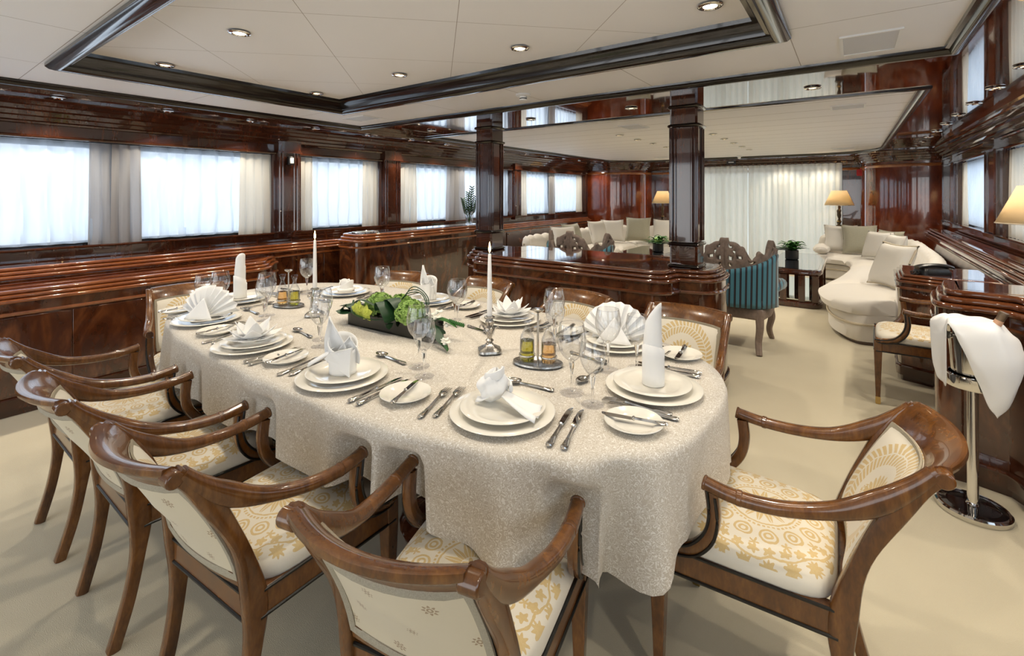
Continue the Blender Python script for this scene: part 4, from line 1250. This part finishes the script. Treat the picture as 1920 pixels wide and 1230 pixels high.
def flat(m, outline, z0, th, bow=None):
    """cutlery blank: list of (y, half width) as a strip with thickness and a lengthwise bow"""
    rs = []
    for y, w in outline:
        b = bow(y) if bow else 0
        rs.append([(-w, y, z0 + b), (-w*.6, y, z0 + b + th), (w*.6, y, z0 + b + th), (w, y, z0 + b), (w*.6, y, z0 + b - th*.4), (-w*.6, y, z0 + b - th*.4)])
    m.rings(rs)
def handle(m, y0, y1, z, bow=None):
    L = y1 - y0
    flat(m, [(y0, .004), (y0 + .004, .0085), (y0 + .012, .0105), (y0 + .022, .0088), (y0 + L*.45, .0058), (y0 + L*.8, .0042), (y1, .0040)], z, .0042, bow)
    flat(m, [(y0 + .002, .005), (y0 + .008, .0075), (y0 + .016, .006), (y0 + .024, .002)], z + .003, .002, bow)
def make_knife(s=1.0):
    t = thing('knife', 'x', 'knife')
    m = MB(); handle(m, -.115*s, 0, .006); m.lathe([(.005, -.004), (.0075, 0), (.005, .004)], 10).xf(Matrix.Translation((0, 0, .007)) @ Matrix.Rotation(PI/2, 4, 'X'), len(m.v) - 30)
    obj('handle', m, 'silver', t, angle=50)
    m = MB()
    rs = []
    for y, a, b in ((0, -.005, .005), (.01*s, -.0095, .006), (.05*s, -.0105, .0065), (.09*s, -.0095, .0065), (.108*s, -.005, .0065), (.114*s, .002, .0055)):
        rs.append([(a, y, .0055), (b, y, .0075), (b, y, .0045)])
    m.rings(rs); obj('blade', m, 'chrome', t, angle=40)
    return t
def make_fork():
    t = thing('fork', 'x', 'fork')
    bow = lambda y: .006 * math.sin(max(0, (y + .02) / .12) * PI * .9) if y > -.02 else 0
    m = MB(); handle(m, -.105, .035, .004, bow); obj('handle', m, 'silver', t, angle=50)
    m = MB(); flat(m, [(.035, .004), (.045, .010), (.055, .0125), (.064, .0128)], .004, .0028, bow)
    for q in (-.0106, -.0036, .0036, .0106):
        n0 = len(m.v); flat(m, [(.062, .0019), (.10, .0016), (.106, .0006)], .004, .0026, bow)
        m.v[n0:] = [(x + q, y, z) for x, y, z in m.v[n0:]]
    obj('tines', m, 'silver', t, angle=50)
    return t
def make_spoon():
    t = thing('spoon', 'x', 'spoon')
    m = MB(); handle(m, -.095, .03, .004); obj('handle', m, 'silver', t, angle=50)
    m = MB()
    for sg in (1, .0):
        pass
    def fn(u, v):
        a = 2 * PI * u; r = v
        w = .0195 * (1 - .18 * math.sin(a))
        return (r * w * math.cos(a), .058 + r * .031 * math.sin(a), .003 + .008 * r * r)
    m.grid(fn, 24, 6, wrap=True)
    obj('bowl', m, 'silver', t, solid=.0014)
    return t
P_KN, P_FK, P_SP, P_BK = Proto(make_knife(1.0)), Proto(make_fork()), Proto(make_spoon()), Proto(make_knife(.8))
P_BK.root.name = 'butter_knife'
def make_glass(h, r):
    t = thing('wine_glass', 'x', 'glass')
    hb = h * .46
    bowl = [(r*.10, hb), (r*.45, hb + .010), (r*.80, hb + .032), (r*.97, hb + .058), (r, hb + .072), (r*.95, h - .025), (r*.84, h), (r*.83, h + .0006)]
    bp = spline(bowl, 4)
    obj('bowl', MB().lathe(bp, 40, cap0=False, cap1=False), 'crystal', t, angle=80)
    obj('rim', MB().tube([(r*.835*math.cos(i*PI/24), r*.835*math.sin(i*PI/24), h) for i in range(48)], .0013, 6, loop=True), 'stem', t)
    st = spline([(.0042, .006), (.0036, .03), (.0042, hb - .04), (.0085, hb - .012), (.0095, hb), (.006, hb + .006)], 4)
    obj('stem', MB().lathe(st, 16), 'glass', t, angle=80)
    obj('foot', MB().lathe([(r*.84, .0005), (r*.85, .0016), (r*.5, .0042), (.006, .009), (.003, .010)], 36, cap0=True), 'stem', t, angle=70)
    return t
M['glass'] = solid_glass('clear_glass')
P_GA, P_GB = Proto(make_glass(.225, .047)), Proto(make_glass(.197, .041))

# napkin folds -----------------------------------------------------------
def nap_roll(t, h=.27, r=.030):
    m = MB()
    def fn(u, v):
        a = u * 2 * PI * 2.2
        rr_ = r * (1 - .0 * v) - .006 * u + .002 * math.sin(7 * v + a)
        top = h * (1 - .30 * (1 - u) ** 1.2) if u > .25 else h * (.76)
        top = h * (.70 + .30 * max(0, math.sin(u * 2 * PI * 1.1 - 1.2)) ** 1.5)
        z = top * v
        k = 1 - .35 * max(0, v - .7)
        return (rr_ * k * math.cos(a), rr_ * k * math.sin(a), z)
    m.grid(fn, 70, 14)
    obj('rolled_linen', m, 'linen', t, solid=.002)
    m = MB()
    def cuff(u, v):
        a = u * 2 * PI
        return ((r + .0045) * math.cos(a), (r + .0045) * math.sin(a), v * (.085 + .05 * max(0, math.sin(a * .5 - .4))))
    m.grid(cuff, 40, 4)
    obj('cuff', m, 'linen', t, solid=.003)
def nap_fan(t, r=.145, n=11):
    m = MB()
    def fn(u, v):
        a = math.radians(8 + 164 * u)
        zig = abs((u * n * 2) % 2 - 1) - .5
        rr_ = .012 + r * v
        d = .026 * v * zig
        return (math.cos(a) * rr_ * .95, d + .045 * v * v - .02, .004 + math.sin(a) * rr_ * .98)
    m.grid(fn, n * 6, 8); obj('pleated_fan', m, 'linen', t, solid=.002)
    m = MB()
    m.grid(lambda u, v: ((u - .5) * .15 * (1 - v), -.022 - .05 * (1 - v) * .9, .003 + .10 * v), 6, 6)
    obj('stand_flap', m, 'linen', t, solid=.002)
    m = MB().grid(lambda u, v: ((u - .5) * .20, .0 + .06 * v, .003 + .012 * math.sin(PI * v) + .004 * math.sin(u * 9)), 10, 5)
    obj('base_fold', m, 'linen', t, solid=.003)
def nap_bishop(t, h=.19):
    m = MB()
    def body(u, v):
        a = 2 * PI * u
        w = .045 + .010 * v
        return (w * math.cos(a) * (1 - .1 * v), w * .85 * math.sin(a), .105 * v * (1 + .25 * math.sin(a - .6)))
    m.grid(body, 40, 8, wrap=True); obj('pocket_body', m, 'linen', t, solid=.003)
    def leaf(cx, tilt, ln, wd):
        mm = MB()
        def fn(u, v):
            w = wd * (math.sin(PI * min(1, v * .55 + .42)) ** .8) * (1 - v ** 4)
            return (cx + (u - .5) * 2 * w + tilt * v * ln, -.010 + .022 * math.cos((u - .5) * PI) * (1 - .4 * v), .035 + ln * v)
        mm.grid(fn, 12, 14); return mm
    obj('standing_petal', leaf(-.012, -.22, h - .03, .042), 'linen', t, solid=.003)
    obj('standing_petal', leaf(.020, .10, h * .50, .045), 'linen', t, solid=.003)
    m = MB().rings([[(-.045, -.046, .06), (.045, -.046, .0), (.046, -.040, .0)], [(-.02, -.052, .085), (.052, -.046, .10), (.054, -.036, .10)]])
    obj('crossed_flap', m, 'linen', t, smooth=False)
    m = MB().grid(lambda u, v: (-.03 - .09 * v, -.015 + (u - .5) * .07 * (1 - .85 * v), .075 - .055 * v + .012 * math.sin(PI * u)), 8, 8)
    obj('side_tail', m, 'linen', t, solid=.003)
def nap_lotus(t):
    for k in range(3):
        n = (6, 5, 4)[k]
        for i in range(n):
            a = 2 * PI * i / n + k * .5
            if k == 0 and False: continue
            ln, wd, z0, lift = ((.105, .038, .006, .03), (.085, .036, .016, .055), (.055, .032, .022, .075))[k]
            mm = MB()
            def fn(u, v):
                w = wd * math.sin(PI * (.30 + .70 * v)) ** .8 * (1.0 if v < .99 else 0)
                x = .012 + ln * v; y = (u - .5) * 2 * w
                return (x * math.cos(a) - y * math.sin(a), x * math.sin(a) + y * math.cos(a), z0 + lift * v ** 1.8 + .014 * (abs(u - .5) * 2) ** 2 * (1 - v) )
            mm.grid(fn, 8, 10)
            obj('petal', mm, 'linen', t, solid=.0025)
def nap_knot(t):
    m = MB()
    def fn(u, v):
        a = 2 * PI * u; b = v * PI * .98 + .02
        sw = 1 + .13 * math.sin(3 * a + 9 * v) + .05 * math.sin(7 * a - 12 * v)
        r = .050 * math.sin(b) ** .8 * sw
        return (-.015 + r * math.cos(a) * .95 - .02 * v, .008 + r * math.sin(a) * .85, .098 - .100 * v + .008 * math.sin(4 * a + 2) * (1 - v))
    m.grid(fn, 48, 20, wrap=True); obj('knotted_linen', m, 'linen', t)
    m = MB().tube([(-.015 + (.046 - .0034 * i * .6) * math.cos(.5 * i) , .008 + (.040 - .003 * i * .6) * math.sin(.5 * i), .045 + .0042 * i) for i in range(15)], [(.006, .014)] * 14 + [(.002, .004)], 8)
    obj('wound_band', m, 'linen', t)
    for s, ln, yw in ((1, .115, -.35), (-1, .055, .3)):
        mm = MB().grid(lambda u, v: (s * (.015 + ln * v) , yw * v * .12 + (u - .5) * (.045 + .055 * v) - .012, .008 + .030 * (1 - v) ** 1.5 + .008 * math.sin(9 * u) * v), 10, 8)
        obj('loose_tail', mm, 'linen', t, solid=.003)
def nap_rose(t):
    m = MB()
    def fn(u, v):
        a = u * 2 * PI * 3
        r = .016 + .030 * u
        return (r * math.cos(a) * (1 + .1 * v), r * math.sin(a) * (1 + .1 * v), (.055 + .016 * math.sin(a * 1.7)) * v)
    m.grid(fn, 80, 6); obj('rolled_petals', m, 'linen', t, solid=.003)
    m = MB().lathe([(.05, .0), (.055, .012), (.04, .02)], 24, mod=lambda a, z: 1 + .08 * math.sin(5 * a)); obj('base_fold', m, 'linen', t)
FOLD = dict(roll=nap_roll, fan=nap_fan, bishop=nap_bishop, lotus=nap_lotus, knot=nap_knot, rose=nap_rose)
NAPNAME = dict(roll='tall rolled napkin', fan='fan-folded napkin', bishop='tall pocket-folded napkin', lotus='low lotus-folded napkin', knot='knotted napkin with loose tail', rose='small rose-rolled napkin')

SETTINGS = [  # x, y, yaw of the diner's view, fold, phrase, side plate?, glasses, spoon
    (-2.66, 1.02, .05, 'fan', 'leftmost near-row place', 1, 1),
    (-2.06, .965, .0, 'lotus', 'second near-row place from the left', 1, 1),
    (-1.45, .985, .06, 'bishop', 'third near-row place from the left', 1, 1),
    (-.83, 1.097, .24, 'knot', 'place nearest the camera', 1, 1),
    (-.53, 1.53, PI / 2 + .10, 'roll', 'right head place', 1, 1),
    (-.82, 1.89, PI - .06, 'fan', 'far-side place beside the right head', 1, 1),
    (-1.41, 1.93, PI - .06, 'lotus', 'far-side place behind the right cruets', 1, 1),
    (-2.05, 1.98, PI, 'bishop', 'far-side place behind the flowers', 1, 1),
    (-2.66, 1.83, PI + .25, 'rose', 'leftmost far-side place', 0, 1),
    (-3.0, 1.33, -PI / 2, 'roll', 'left head place', 1, 1),
]
NAPROT = {0: .5, 1: .3, 2: .45, 3: .1, 4: -PI / 2 + .6, 5: PI + .35, 6: PI, 7: PI, 8: 0, 9: PI / 2 + .7}
for k, (sx, sy, yaw, fold, ph, side, gl) in enumerate(SETTINGS):
    cy, sn = math.cos(yaw), math.sin(yaw)
    def at(u, v): return (sx + u * cy - v * sn, sy + u * sn + v * cy)
    def P3(u, v, z=TT): q = at(u, v); return (q[0], q[1], z)
    P_CH.put(P3(0, 0), yaw, 'large ivory charger plate at the ' + ph, 'charger plates')
    P_DI.put(P3(0, 0.004, TT + .0135), yaw, 'ivory dinner plate stacked on the charger at the ' + ph, 'dinner plates')
    t = thing('napkin', 'white ' + NAPNAME[fold] + ' at the ' + ph, 'napkin', P3(.0, .0, TT + .0215), yaw + NAPROT[k])
    FOLD[fold](t)
    if k == 3: t.location = P3(-.015, .02, TT + .0215)
    fu = (.180, .158) if k == 4 else (.222, .184)
    P_FK.put(P3(-fu[0], -.01), yaw + .10 * (k != 4), 'silver fork, outer one at the ' + ph, 'forks')
    P_FK.put(P3(-fu[1], .012), yaw + .09 * (k != 4), 'silver fork, inner one at the ' + ph, 'forks')
    P_KN.put(P3(.180, -.005), yaw + .0, 'silver dinner knife, inner one at the ' + ph, 'dinner knives')
    P_KN.put(P3(.216, -.005), yaw + .03, 'silver dinner knife, outer one at the ' + ph, 'dinner knives')
    P_SP.put(P3(.0, .222), yaw + PI / 2 - .12, 'silver dessert spoon lying above the plates at the ' + ph, 'spoons')
    if side:
        u, v, kr = (-.335, -.005, .15)
        if k == 4: u, v, kr = -.270, -.01, .12
        if k == 9: u, v = -.30, .02
        if k == 7: u, v = -.27, -.03
        if k == 5: u, v = -.27, -.03
        P_SI.put(P3(u, v), yaw, 'small ivory side plate at the ' + ph, 'side plates')
        P_BK.put(P3(u, v, TT + .0135), yaw + kr, 'butter knife lying on the side plate at the ' + ph, 'butter knives')
    ga, gb = (.150, .225), (.232, .165)
    if k == 4: ga, gb = (.09, .185), (.165, .10)
    if k == 9: ga, gb = (.20, .22), (.24, .10)
    if k == 8: ga, gb = (.23, .10), (.30, .03)
    if k == 5: ga, gb = (.235, .12), (.17, .21)
    P_GA.put(P3(*ga), 0, 'larger clear wine glass at the ' + ph, 'large wine glasses')
    P_GB.put(P3(*gb), 0, 'smaller clear wine glass at the ' + ph, 'small wine glasses')

# ------------------------------------------------------------ candles, cruets, flowers
def candlestick(x, y, lab, lab2):
    t = thing('candlestick', lab, 'candlestick', (x, y, TT))
    lob = lambda a, z: 1 + .10 * math.cos(4 * a)
    obj('foot', MB().lathe([(.046, 0), (.052, .006), (.050, .014), (.036, .022), (.022, .028), (.016, .036)], 32, mod=lob), 'oldsilver', t)
    obj('stem', MB().lathe([(.016, .034), (.010, .040), (.017, .050), (.009, .058), (.012, .072), (.016, .086), (.020, .098), (.010, .106), (.016, .116), (.019, .126), (.013, .134), (.022, .140), (.022, .146), (.013, .150)], 20), 'oldsilver', t)
    for i in range(4):
        a = i * PI / 2 + .4
        pts = spline([(math.cos(a)*r, math.sin(a)*r, z) for r, z in ((.012, .075), (.020, .092), (.030, .106), (.040, .106), (.042, .097))], 4)
        obj('leaf_scroll', MB().tube(pts, [(.008, .003)] * 14 + [(.005, .003)] * 3, 8), 'oldsilver', t)
    c = thing('candle', lab2, 'candle', (x, y, TT + .149))
    obj('wax', MB().lathe([(.0105, 0), (.0112, .01), (.0085, .18), (.0062, .252), (.003, .256)], 18), 'candle', c)
    obj('wick', MB().tube([(0, 0, .254), (.001, 0, .265)], .0008, 6), 'black', c)
    f = obj('flame', MB().lathe([(.0012, .260), (.0042, .268), (.0048, .276), (.0030, .290), (.0006, .304)], 14), 'flame_e', c)
candlestick(-1.20, 1.50, 'ornate silver candlestick standing right of the flowers', 'lit white taper candle in the near candlestick')
candlestick(-2.31, 1.40, 'ornate silver candlestick standing left of the flowers', 'lit white taper candle in the far left candlestick')
def cruet(x, y, yaw, ph):
    t = thing('cruet_stand', 'oval silver cruet tray with upright handle ' + ph, 'tray', (x, y, TT), yaw)
    el = arc(0, 0, .098, 0, 351, 39, .062)
    obj('tray', MB().loft(el, [(.006, 0), (0, .006), (.002, .012), (.012, .011), (.016, .008)], cap0=True), 'oldsilver', t)
    obj('handle', MB().tube([(0, 0, .008), (0, 0, .20)], .0042, 10), 'silver', t)
    obj('finial', MB().lathe([(.004, .196), (.014, .205), (.016, .210), (.010, .214)], 16, sx=1.6), 'silver', t)
    for q in (-1, 1):
        obj('holder_ring', MB().tube([(q * .042 + .031 * math.cos(i*PI/12), .031 * math.sin(i*PI/12), .034) for i in range(24)], [(.0015, .004)] * 24, 6, loop=True), 'silver', t)
    for q, lq, nm in ((-1, 'oil', 'green olive oil'), (1, 'vinegar', 'pale amber vinegar')):
        b = thing('cruet_bottle', 'glass cruet of ' + nm + ' on the tray ' + ph, 'bottle', (x + q * .042 * math.cos(yaw), y + q * .042 * math.sin(yaw), TT + .0125), yaw)
        obj('glass_body', MB().lathe(spline([(.026, 0), (.028, .006), (.028, .075), (.024, .095), (.013, .118), (.0095, .135), (.0125, .150), (.015, .153)], 3), 28, cap0=True, cap1=False), 'crystal', b, angle=70)
        obj('liquid', MB().lathe([(.0255, .003), (.0262, .008), (.0262, .076 if lq == 'oil' else .070), (.0255, .077 if lq == 'oil' else .071)], 26), lq, b)
        obj('stopper', MB().lathe([(.008, .148), (.013, .156), (.018, .164), (.018, .168), (.010, .172)], 16, mod=lambda a, z: 1 + .06 * math.cos(8 * a)), 'stem', b)
cruet(-.965, 1.50, .35, 'right of the table centre')
cruet(-2.63, 1.43, PI + .35, 'left of the table centre')

t = thing('flower_arrangement', 'long green hydrangea and orchid arrangement in a smoked glass trough, table centre', 'flowers', (-1.76, 1.47, TT), .06)
bx = lambda m, x0, x1, y0, y1, z0, z1: m.box(x0, x1, y0, y1, z0, z1)
L2, W2, H2, TH = .27, .048, .085, .004
m = MB()
bx(m, -L2, L2, -W2, -W2 + TH, 0, H2); bx(m, -L2, L2, W2 - TH, W2, 0, H2); bx(m, -L2, -L2 + TH, -W2 + TH, W2 - TH, 0, H2); bx(m, L2 - TH, L2, -W2 + TH, W2 - TH, 0, H2); bx(m, -L2, L2, -W2, W2, -.0, TH)
obj('glass_trough', m, 'trough', t, smooth=False)
m = MB(); bx(m, -L2 + .008, L2 - .008, -W2 + .007, W2 - .007, .006, .074); obj('leaf_lining', m, 'leafd', t, smooth=False)
rr = random.Random(11)
def hydrangea(cx, cy, cz, r, mat='hyd'):
    m = MB()
    for i in range(240):
        ph = math.acos(1 - 1.55 * rr.random()); th = rr.uniform(0, 2 * PI)
        d = Vector((math.sin(ph)*math.cos(th), math.sin(ph)*math.sin(th), math.cos(ph)*.85))
        c = Vector((cx, cy, cz)) + d * r * rr.uniform(.86, 1.04)
        a = d.orthogonal().normalized(); b = d.cross(a)
        q0 = rr.uniform(0, 6.28); s = r * rr.uniform(.15, .24)
        for k in range(4):
            an = q0 + k * PI / 2
            e = a * math.cos(an) + b * math.sin(an); f = a * math.cos(an + PI/2) + b * math.sin(an + PI/2)
            n = len(m.v)
            m.v += [tuple(c), tuple(c + e*s*.6 + f*s*.42 + d*s*.45), tuple(c + e*s + d*s*.15), tuple(c + e*s*.6 - f*s*.42 + d*s*.45)]
            m.face((n, n+1, n+2, n+3))
    m.lathe([(r*.5, -.8*r), (r*.80, -.3*r), (r*.82, .1*r), (r*.62, .45*r), (r*.25, .62*r)], 14, (cx, cy, cz))
    obj('hydrangea_head', m, mat, t, smooth=False)
hydrangea(-.10, .005, .105, .068); hydrangea(.0, .045, .115, .055); hydrangea(.125, -.015, .105, .066)
def blade(pts, w, mat='leafd', name='long_leaf', seg=6):
    P_ = spline(pts, seg); n = len(P_)
    rad = [(max(.0015, w * math.sin(PI * min(1, .12 + .88 * i / (n - 1))) ** .7), .0016) for i in range(n)]
    obj(name, MB().tube(P_, rad, 8), mat, t, angle=60)
blade([(-.05, -.045, .10), (.0, -.065, .15), (.05, -.075, .09), (.05, -.075, .03)], .042)
blade([(-.24, -.02, .07), (-.30, -.01, .09), (-.34, .0, .075), (-.36, .03, .06)], .045)
blade([(-.22, -.01, .08), (-.27, -.05, .06), (-.30, -.06, .07), (-.28, -.05, .10)], .040)
blade([(-.05, .0, .12), (.03, -.03, .16), (.09, -.04, .10)], .036)
blade([(.20, -.01, .09), (.28, -.04, .07), (.36, -.075, .035), (.42, -.10, .012)], .024)
blade([(.20, .01, .09), (.27, .0, .10), (.33, .01, .09), (.37, .02, .065)], .020, 'leaf')
blade([(.22, -.03, .08), (.29, -.02, .055), (.33, -.01, .04)], .035)
blade([(-.23, -.04, .11), (-.15, -.065, .14), (-.04, -.07, .125), (.05, -.06, .10)], .011)
blade([(-.25, -.03, .12), (-.20, -.07, .07), (-.05, -.075, .06), (.06, -.07, .085)], .009)
for q in (0, .012, -.010):
    obj('grass_loop', MB().tube(spline([(.02, .03 + q, .13), (.06, .035 + q, .185 + q), (.13, .03, .20 + q), (.19, .02 + q, .17), (.20, .02, .09)], 6), .0024, 6), 'leafd', t)
def orchid(cx, cy, cz, s, mat='orchid'):
    m = MB()
    for k in range(5):
        a = k * 2 * PI / 5 + .3
        def fn(u, v):
            w = s * .42 * math.sin(PI * (.15 + .85 * v) ** .8)
            x = v * s; y = (u - .5) * 2 * w
            return (cx + x * math.cos(a) - y * math.sin(a), cy - .012 - .01 * (1 - v), cz + x * math.sin(a) + y * math.cos(a)) if mat == 'orchid' else (cx + x * math.cos(a) - y * math.sin(a), cy + x * math.sin(a) + y * math.cos(a), cz + .3 * s * v * v + .2 * s * abs(u - .5))
        m.grid(fn, 6, 6)
    m.lathe([(.002, -.004), (.008, 0), (.005, .01)], 10, (cx, cy - .012, cz))
    obj('orchid_bloom' if mat == 'orchid' else 'white_blossom', m, mat, t, solid=.001)
orchid(-.16, -.055, .095, .045); orchid(-.10, -.062, .085, .042); orchid(-.20, -.045, .085, .034)
for a, b, c, s in ((.24, .0, .105, .028), (.28, -.01, .10, .026), (.26, .025, .115, .026), (.33, .01, .07, .024), (.40, -.085, .03, .024), (.38, -.07, .035, .020), (-.27, .04, .09, .024), (-.31, .06, .085, .022)): orchid(a, b, c, s, 'petal')
m = MB()
for i in range(9): m.lathe([(.003, 0), (.006, .008), (.002, .018)], 8, (.335 + .012 * i * .6, .012 + .003 * i, .082 - .002 * i))
obj('buds', m, 'leaf', t)
m = MB()
for i in range(6): m.lathe([(.003, 0), (.006, .008), (.002, .018)], 8, (.40 + .006 * i, -.095 - .004 * i, .012))
obj('buds', m, 'leaf', t)

# ------------------------------------------------------------ wine stand
WX, WY = .44, 2.885
wf = Vector((-math.sin(math.radians(35.92)), math.cos(math.radians(35.92)), 0)); wr = Vector((wf.y, -wf.x, 0))
wv = Vector((-WX, -WY, 0)).normalized(); wp = Vector((-wv.y, wv.x, 0))
t = thing('wine_stand', 'chrome pedestal wine stand with round black-topped foot in front of the desk', 'stand', (WX, WY, 0))
obj('foot', MB().lathe([(.124, 0), (.127, .006), (.127, .022), (.120, .028), (.112, .028)], 48, cap1=False), 'chrome', t)
obj('foot_plate', MB().lathe([(.114, .026), (.09, .030), (.088, .028), (.03, .032)], 48), 'blackglass', t)
obj('pole', MB().lathe([(.027, .028), (.023, .034), (.0195, .045), (.0195, .56)], 24), 'chrome', t)
obj('holder_ring', MB().lathe([(.072, .555), (.092, .555), (.096, .562), (.096, .604), (.092, .609), (.082, .609), (.078, .565)], 40, cap0=True), 'chrome', t)
b = thing('wine_bucket', 'tapered chrome wine bucket resting in the stand under the white cloth', 'bucket', (WX, WY, .568))
obj('body', MB().lathe([(.066, 0), (.070, .01), (.079, .15), (.086, .245), (.093, .252), (.090, .256), (.083, .250), (.076, .15), (.066, .012), (.001, .012)], 40, cap0=True), 'chrome', b)
for s in (-1, 1): obj('knob_handle', MB().lathe([(.006, 0), (.008, .012), (.016, .020), (.016, .030), (.006, .036)], 14).xf(Matrix.Translation((wr.x*s*.083, wr.y*s*.083, .215)) @ Matrix.Rotation(math.atan2(wr.y*s, wr.x*s), 4, 'Z') @ Matrix.Rotation(PI/2, 4, 'Y')), 'chrome', b)
bt = thing('wine_bottle', 'foil-necked wine bottle leaning in the bucket, neck above the cloth', 'bottle', (WX, WY, .585))
mt = Matrix.Rotation(.40, 4, wp.cross(Vector((0, 0, 1))) * -1)
bp = Matrix.Translation((-wp.x * .030, -wp.y * .030, .012)) @ mt
obj('glass_body', MB().lathe([(.034, 0), (.037, .01), (.037, .17), (.030, .205), (.016, .235), (.0145, .27)], 24).xf(bp), 'bottle', bt)
obj('neck_label', MB().lathe([(.0155, .255), (.0155, .285), (.015, .288)], 20).xf(bp), 'label', bt)
obj('shoulder_label', MB().lathe([(.0305, .205), (.020, .230), (.017, .236)], 20).xf(bp), 'label', bt)
obj('foil_capsule', MB().lathe([(.0150, .285), (.0152, .31), (.0165, .312), (.0165, .325), (.0150, .327), (.002, .328)], 20).xf(bp), 'foil', bt)
# white cloth laid over the bucket: a grid of points (right, up, towards the viewer)
rows = [
    [(-.198, .815, -.04), (-.198, .822, .0), (-.197, .80, .03), (-.185, .65, .04), (-.165, .585, .045)],
    [(-.17, .838, -.06), (-.165, .842, .0), (-.165, .825, .05), (-.15, .68, .06), (-.135, .562, .06)],
    [(-.13, .848, -.06), (-.125, .850, .0), (-.125, .842, .06), (-.128, .70, .09), (-.118, .58, .09)],
    [(-.10, .850, -.07), (-.10, .852, .0), (-.105, .850, .06), (-.112, .838, .10), (-.116, .828, .115)],
    [(-.03, .850, -.08), (-.035, .854, .02), (-.045, .850, .09), (-.07, .826, .126), (-.085, .812, .128)],
    [(.05, .848, -.08), (.04, .850, .02), (.022, .842, .105), (-.03, .785, .140), (-.055, .765, .138)],
    [(.108, .842, -.08), (.108, .842, .02), (.088, .815, .105), (.03, .70, .145), (-.007, .672, .140)],
    [(.165, .800, -.08), (.165, .785, .02), (.145, .715, .11), (.08, .63, .132), (.028, .597, .130)],
    [(.205, .765, -.06), (.21, .735, .0), (.195, .650, .075), (.14, .555, .112), (.069, .512, .120)],
    [(.222, .710, -.05), (.222, .692, .0), (.206, .645, .04), (.15, .523, .09), (.102, .474, .110)],
]
nu, nv = 32, 54
m = MB()
A = [spline(r, 8) for r in rows]
colsp = [spline([a[k] for a in A], 6) for k in range(33)]
for jj in range(nv + 1):
    for i in range(nu + 1):
        a, h, d = colsp[i][jj]
        q = wp * (a * .712) + wv * d
        m.v.append((q.x, q.y, h + .003 * math.sin(i * .5 + jj * .7)))
for jj in range(nv):
    for i in range(nu): m.face((jj*(nu+1)+i, jj*(nu+1)+i+1, (jj+1)*(nu+1)+i+1, (jj+1)*(nu+1)+i))
o = obj('napkin_cloth', m, 'linen', solid=.0025, angle=180)
o.location = (WX, WY, 0)
tag(o, 'large white cloth napkin draped over the chrome wine bucket', 'napkin')
